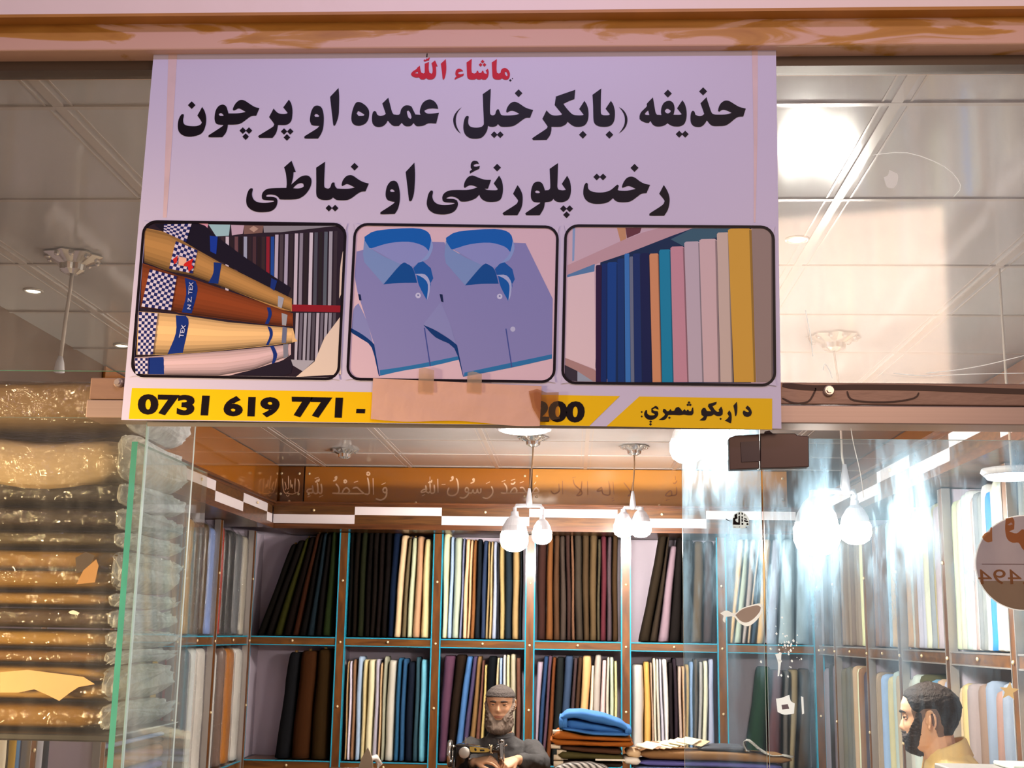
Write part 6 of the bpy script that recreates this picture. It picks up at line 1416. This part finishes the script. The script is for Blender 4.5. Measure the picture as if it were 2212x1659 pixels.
m = MB(); m.tube([P(796, 1640, YI + .05), P(812, 1636, YI + .10), P(820, 1650, YI + .12), P(812, 1670, YI + .09)], [.012, .016, .017, .014], 10); m.build('handle', mat('iron_handle_white', 'e4dcd2', 0.4), ir, smooth=True)
# folded cloths
def slab(xl, xr, top, bot, y0, y1, n=30, k=18, wob=0.003, seed=0, ex=.45):
    """soft folded slab between px columns; top/bot are px rows along it"""
    m = MB(); rs = []; yc = (y0 + y1) / 2
    for i in range(n + 1):
        t = i / n; px = xl + (xr - xl) * t
        a, b = P(px, interp(top, t), y0), P(px, interp(bot, t), y0); cz, hz = (a.z + b.z) / 2, (a.z - b.z) / 2
        e = min(1.0, (min(t, 1 - t) * n / 2.2 + .25)); ring = []
        for j in range(k):
            an = 2 * math.pi * j / k; c, s = math.cos(an), math.sin(an)
            u = math.copysign(abs(c) ** ex, c); v = math.copysign(abs(s) ** .6, s)
            nz = noise.noise(Vector((t * 7, an * 1.5, seed))) * wob
            ring.append(Vector((a.x, yc + u * ((y1 - y0) / 2 * (.85 + .15 * e)) + nz, cz + v * hz * e + nz * .6)))
        rs.append(ring)
    return m.rings(rs)
def fold(name, label, hexc, parts, y0, y1, group, cat='folded cloth', extra=None):
    """parts: list of (xl, xr, top rows, bottom rows)"""
    m = MB()
    for i, (xl, xr, tp, bt, *yy) in enumerate(parts):
        a = slab(xl, xr, tp, bt, yy[0] if yy else y0, y1, seed=i * 3 + xl); m.add(a.v, a.f)
    return m.build(name, mat('fold_' + hexc, hexc, 0.8, spec=0.25, bump=(14, 0.3, 0.01), var=0.12, vscale=9), smooth=True, label=label, cat=cat, group=group)
YS0, YS1 = 6.72, 7.02
def tubes(o, pts, r=.012, hexc='e8d8bc', y=YS0, ln=.05):
    for x, yy in pts:
        m = MB(); m.tube([P(x, yy, y + .03), P(x, yy, y + .03) + Vector((ln, 0.0, 0))], r, 10)
        m.build('core_tube', mat('card_core_' + hexc, hexc, 0.7), o, smooth=True)
GP = 'folded pile on the table beside the tailor'
fold('folded_cloth', 'thick sky-blue folded cloth with an open front fold, topmost of the pile', '3c74b6', [
    (1209, 1362, [(0, 1547), (.12, 1536), (.3, 1535), (.6, 1543), (.85, 1556), (1, 1572)], [(0, 1556), (.2, 1553), (.5, 1563), (.8, 1572), (1, 1585)]),
    (1207, 1226, [(0, 1547), (1, 1547)], [(0, 1576), (1, 1578)]), (1350, 1365, [(0, 1566), (1, 1572)], [(0, 1590), (1, 1588)]),
    (1212, 1362, [(0, 1571), (.5, 1581), (1, 1583)], [(0, 1578), (.5, 1590), (1, 1592)]), (1222, 1352, [(0, 1553), (1, 1572)], [(0, 1576), (1, 1586)], YS0 + .05)], YS0, YS1, GP)
o_ = fold('folded_cloth', 'rust-orange cloth folded double, directly beneath the sky-blue one', '9c5414', [
    (1192, 1366, [(0, 1583), (.1, 1577), (.4, 1590), (1, 1594)], [(0, 1600), (.4, 1600), (1, 1604)]), (1188, 1369, [(0, 1594), (.2, 1599), (.6, 1603), (1, 1601)], [(0, 1606), (.1, 1612), (.6, 1613), (1, 1617)])], YS0 - .005, YS1, GP)
tubes(o_, [(1194, 1581), (1190, 1612)])
fold('folded_cloth', 'dark brown folded cloth between the rust-orange and the olive cloth', '4a2c1a', [(1212, 1344, [(0, 1611), (.5, 1616), (1, 1619)], [(0, 1621), (.5, 1628), (1, 1632)])], YS0, YS1, GP)
o_ = fold('folded_cloth', 'olive-brown cloth rolled on white card cores, below the dark brown cloth', '4c4420', [(1206, 1346, [(0, 1621), (.5, 1628), (1, 1632)], [(0, 1642), (.5, 1642), (1, 1646)])], YS0, YS1, GP)
tubes(o_, [(1203, 1625), (1206, 1635), (1196, 1636)], .014)
o_ = fold('folded_cloth', 'brown-black cloth second from the bottom of the pile, over the striped one', '2c2018', [(1198, 1346, [(0, 1642), (1, 1647)], [(0, 1655), (1, 1660)])], YS0 + .02, YS1, GP)
tubes(o_, [(1196, 1650)], .016)
m = slab(1198, 1318, [(0, 1656), (.3, 1648), (.6, 1647), (.85, 1653), (1, 1660)], [(0, 1672), (1, 1672)], YS0 - .10, YS0 + .0, wob=.006, seed=8)
st_ = mat('striped_grey_white', 'b0aaa4', 0.8)
nt = st_.node_tree; wv = nt.nodes.new('ShaderNodeTexWave'); wv.inputs['Scale'].default_value = 18; wv.bands_direction = 'DIAGONAL'; wv.inputs['Distortion'].default_value = 3; cr = nt.nodes.new('ShaderNodeValToRGB'); cr.color_ramp.elements[0].color = lin('2c2622'); cr.color_ramp.elements[1].color = lin('d8d2cc')
tc = [n for n in nt.nodes if n.type == 'TEX_COORD'][0]; nt.links.new(tc.outputs['Object'], wv.inputs['Vector']); nt.links.new(wv.outputs['Fac'], cr.inputs['Fac']); nt.links.new(cr.outputs['Color'], nt.nodes['Principled BSDF'].inputs['Base Color'])
m.build('folded_cloth', st_, smooth=True, label='crumpled grey-and-white striped cloth in front of the pile, at the table edge', cat='folded cloth')
m = MB(); m.hexa([P(1286, 1643, YS0 - .02), P(1350, 1644, YS0 - .02), P(1350, 1640, YS0 - .02), P(1286, 1639, YS0 - .02), P(1286, 1643, YS0 + .01), P(1350, 1644, YS0 + .01), P(1350, 1640, YS0 + .01), P(1286, 1639, YS0 + .01)])
m.build('ruler', mat('cream_ruler', 'efe6d4', 0.4), label='thin cream ruler poking out between the two piles of cloth', cat='ruler')
GP2 = 'long rolls stacked beside the folded pile'
o_ = fold('cloth_roll', 'long tan-brown roll of cloth under the fan of sample cards', '8a643e', [(1384, 1712, [(0, 1620), (.5, 1624), (1, 1634)], [(0, 1642), (.5, 1646), (1, 1652)])], YS0 + .01, YS1, GP2, 'cloth roll')
m = slab(1353, 1386, [(0, 1620), (1, 1621)], [(0, 1636), (1, 1640)], YS0 + .02, YS1 - .02, n=10); m.build('free_end', mat('fold_d6b68c', 'd6b68c', 0.8), o_, smooth=True)
o_ = fold('cloth_roll', 'long violet-blue roll of cloth under the tan-brown roll', '5c5a9c', [(1380, 1690, [(0, 1643), (.5, 1647), (1, 1653)], [(0, 1655), (.5, 1658), (1, 1664)])], YS0, YS1, GP2, 'cloth roll')
m = slab(1346, 1384, [(0, 1636), (1, 1637)], [(0, 1652), (1, 1656)], YS0, YS1 - .02, n=10); m.build('free_end', mat('fold_ece4d6', 'ece4d6', 0.8), o_, smooth=True)
fold('cloth_roll', 'long pale-blue roll of cloth lowest of the rolls beside the pile', '8ca0cc', [(1372, 1680, [(0, 1656), (1, 1664)], [(0, 1671), (1, 1674)])], YS0, YS1, GP2, 'cloth roll')
# fan of sample cards
cards = [(1404, 1607, 'e4d0b0', 'cream'), (1416, 1608, '8a6444', 'brown'), (1430, 1609, 'e2bc94', 'peach'), (1444, 1609, 'ece2c4', 'ivory'), (1458, 1608, 'dcd8b4', 'pale green'), (1474, 1606, 'e6d8b4', 'wheat'), (1492, 1605, 'f0e2c0', 'buttercream'), (1512, 1610, 'e8c8a0', 'apricot')]
for i, (x, y, h, nm) in enumerate(cards):
    a = P(x, y + 6, YS0 + .02)
    m = MB(); M_ = Matrix.Translation((a.x, YS0 + .06 + .01 * i, a.z + .004 + .0022 * i)) @ Matrix.Rotation(math.radians(-28), 4, 'Z') @ Matrix.Rotation(math.radians(7), 4, 'Y') @ Matrix.Rotation(math.radians(9), 4, 'X')
    b = MB().box(-.045, .045, -.06, .06, -.0015, .0015); m.add([M_ @ v for v in b.v], b.f)
    m.build('sample_card', mat('card_' + h, h, 0.6, var=0.05), label=f'{nm} sample card, {ordn(i)} of the fan starting beside the folded pile', cat='sample card', group='fan of sample cards')
m = slab(1372, 1400, [(0, 1608), (1, 1609)], [(0, 1617), (1, 1617)], YS0 + .04, YS0 + .14, n=8); m.build('paper_pad', mat('pad_white', 'f2e8dc', 0.6), smooth=True, label='small white paper pad at the start of the sample-card fan', cat='paper')
m = slab(1512, 1612, [(0, 1614), (.5, 1612), (1, 1613)], [(0, 1622), (1, 1626)], YS0 + .05, YS1 - .02); m.build('dark_folder', mat('folder_slate', '4c4c56', 0.45), smooth=True, label='flat slate-grey folder lying between the sample cards and the curled newspaper', cat='folder')
# curled newspaper
n_ = MB(); rs = []
path = [(1618, 1624), (1611, 1622), (1606, 1612), (1605, 1603), (1610, 1599), (1617, 1600), (1626, 1607), (1638, 1618), (1652, 1627), (1668, 1632), (1690, 1632), (1712, 1636)]
for x, y in path: rs.append([P(x, y, YS0 + .0), P(x + 3, y - 3, YS1 - .06)])
n_.rings(rs, closed=False, cap=False)
NEWS = mat('newsprint', 'cfcac2', 0.8); nt = NEWS.node_tree; br = nt.nodes.new('ShaderNodeTexBrick'); br.inputs['Scale'].default_value = 26; br.inputs['Color1'].default_value = lin('d8d4cc'); br.inputs['Color2'].default_value = lin('4a4648'); br.inputs['Mortar'].default_value = lin('e8e4dc')
tc = [q for q in nt.nodes if q.type == 'TEX_COORD'][0]; nt.links.new(tc.outputs['Object'], br.inputs['Vector']); nt.links.new(br.outputs['Color'], nt.nodes['Principled BSDF'].inputs['Base Color'])
o_ = n_.build('newspaper', NEWS, smooth=True, label='newspaper curled up at one edge, lying on the tan-brown roll', cat='newspaper'); sd = o_.modifiers.new('sheets', 'SOLIDIFY'); sd.thickness = .004
# grey counter and white box near the yellow-shirted man
zc_ = P(2120, 1650, 4.05).z
MB().box(P(2018, 1651, 4.05).x, 1.56, 3.70, 4.05, 0, zc_).build('grey_counter', mat('grey_counter_board', 'a8a09c', 0.4), label='grey-topped counter end in front of the man in the yellow shirt', cat='counter', bevel=.004)
MB().box(P(2152, 1648, 4.0).x, 1.55, 3.85, 4.03, zc_ + .001, P(2180, 1643, 4.03).z).build('white_tray', mat('white_tray', 'dfe4dc', 0.4), label='shallow white tray on the grey counter end', cat='tray', bevel=.004)
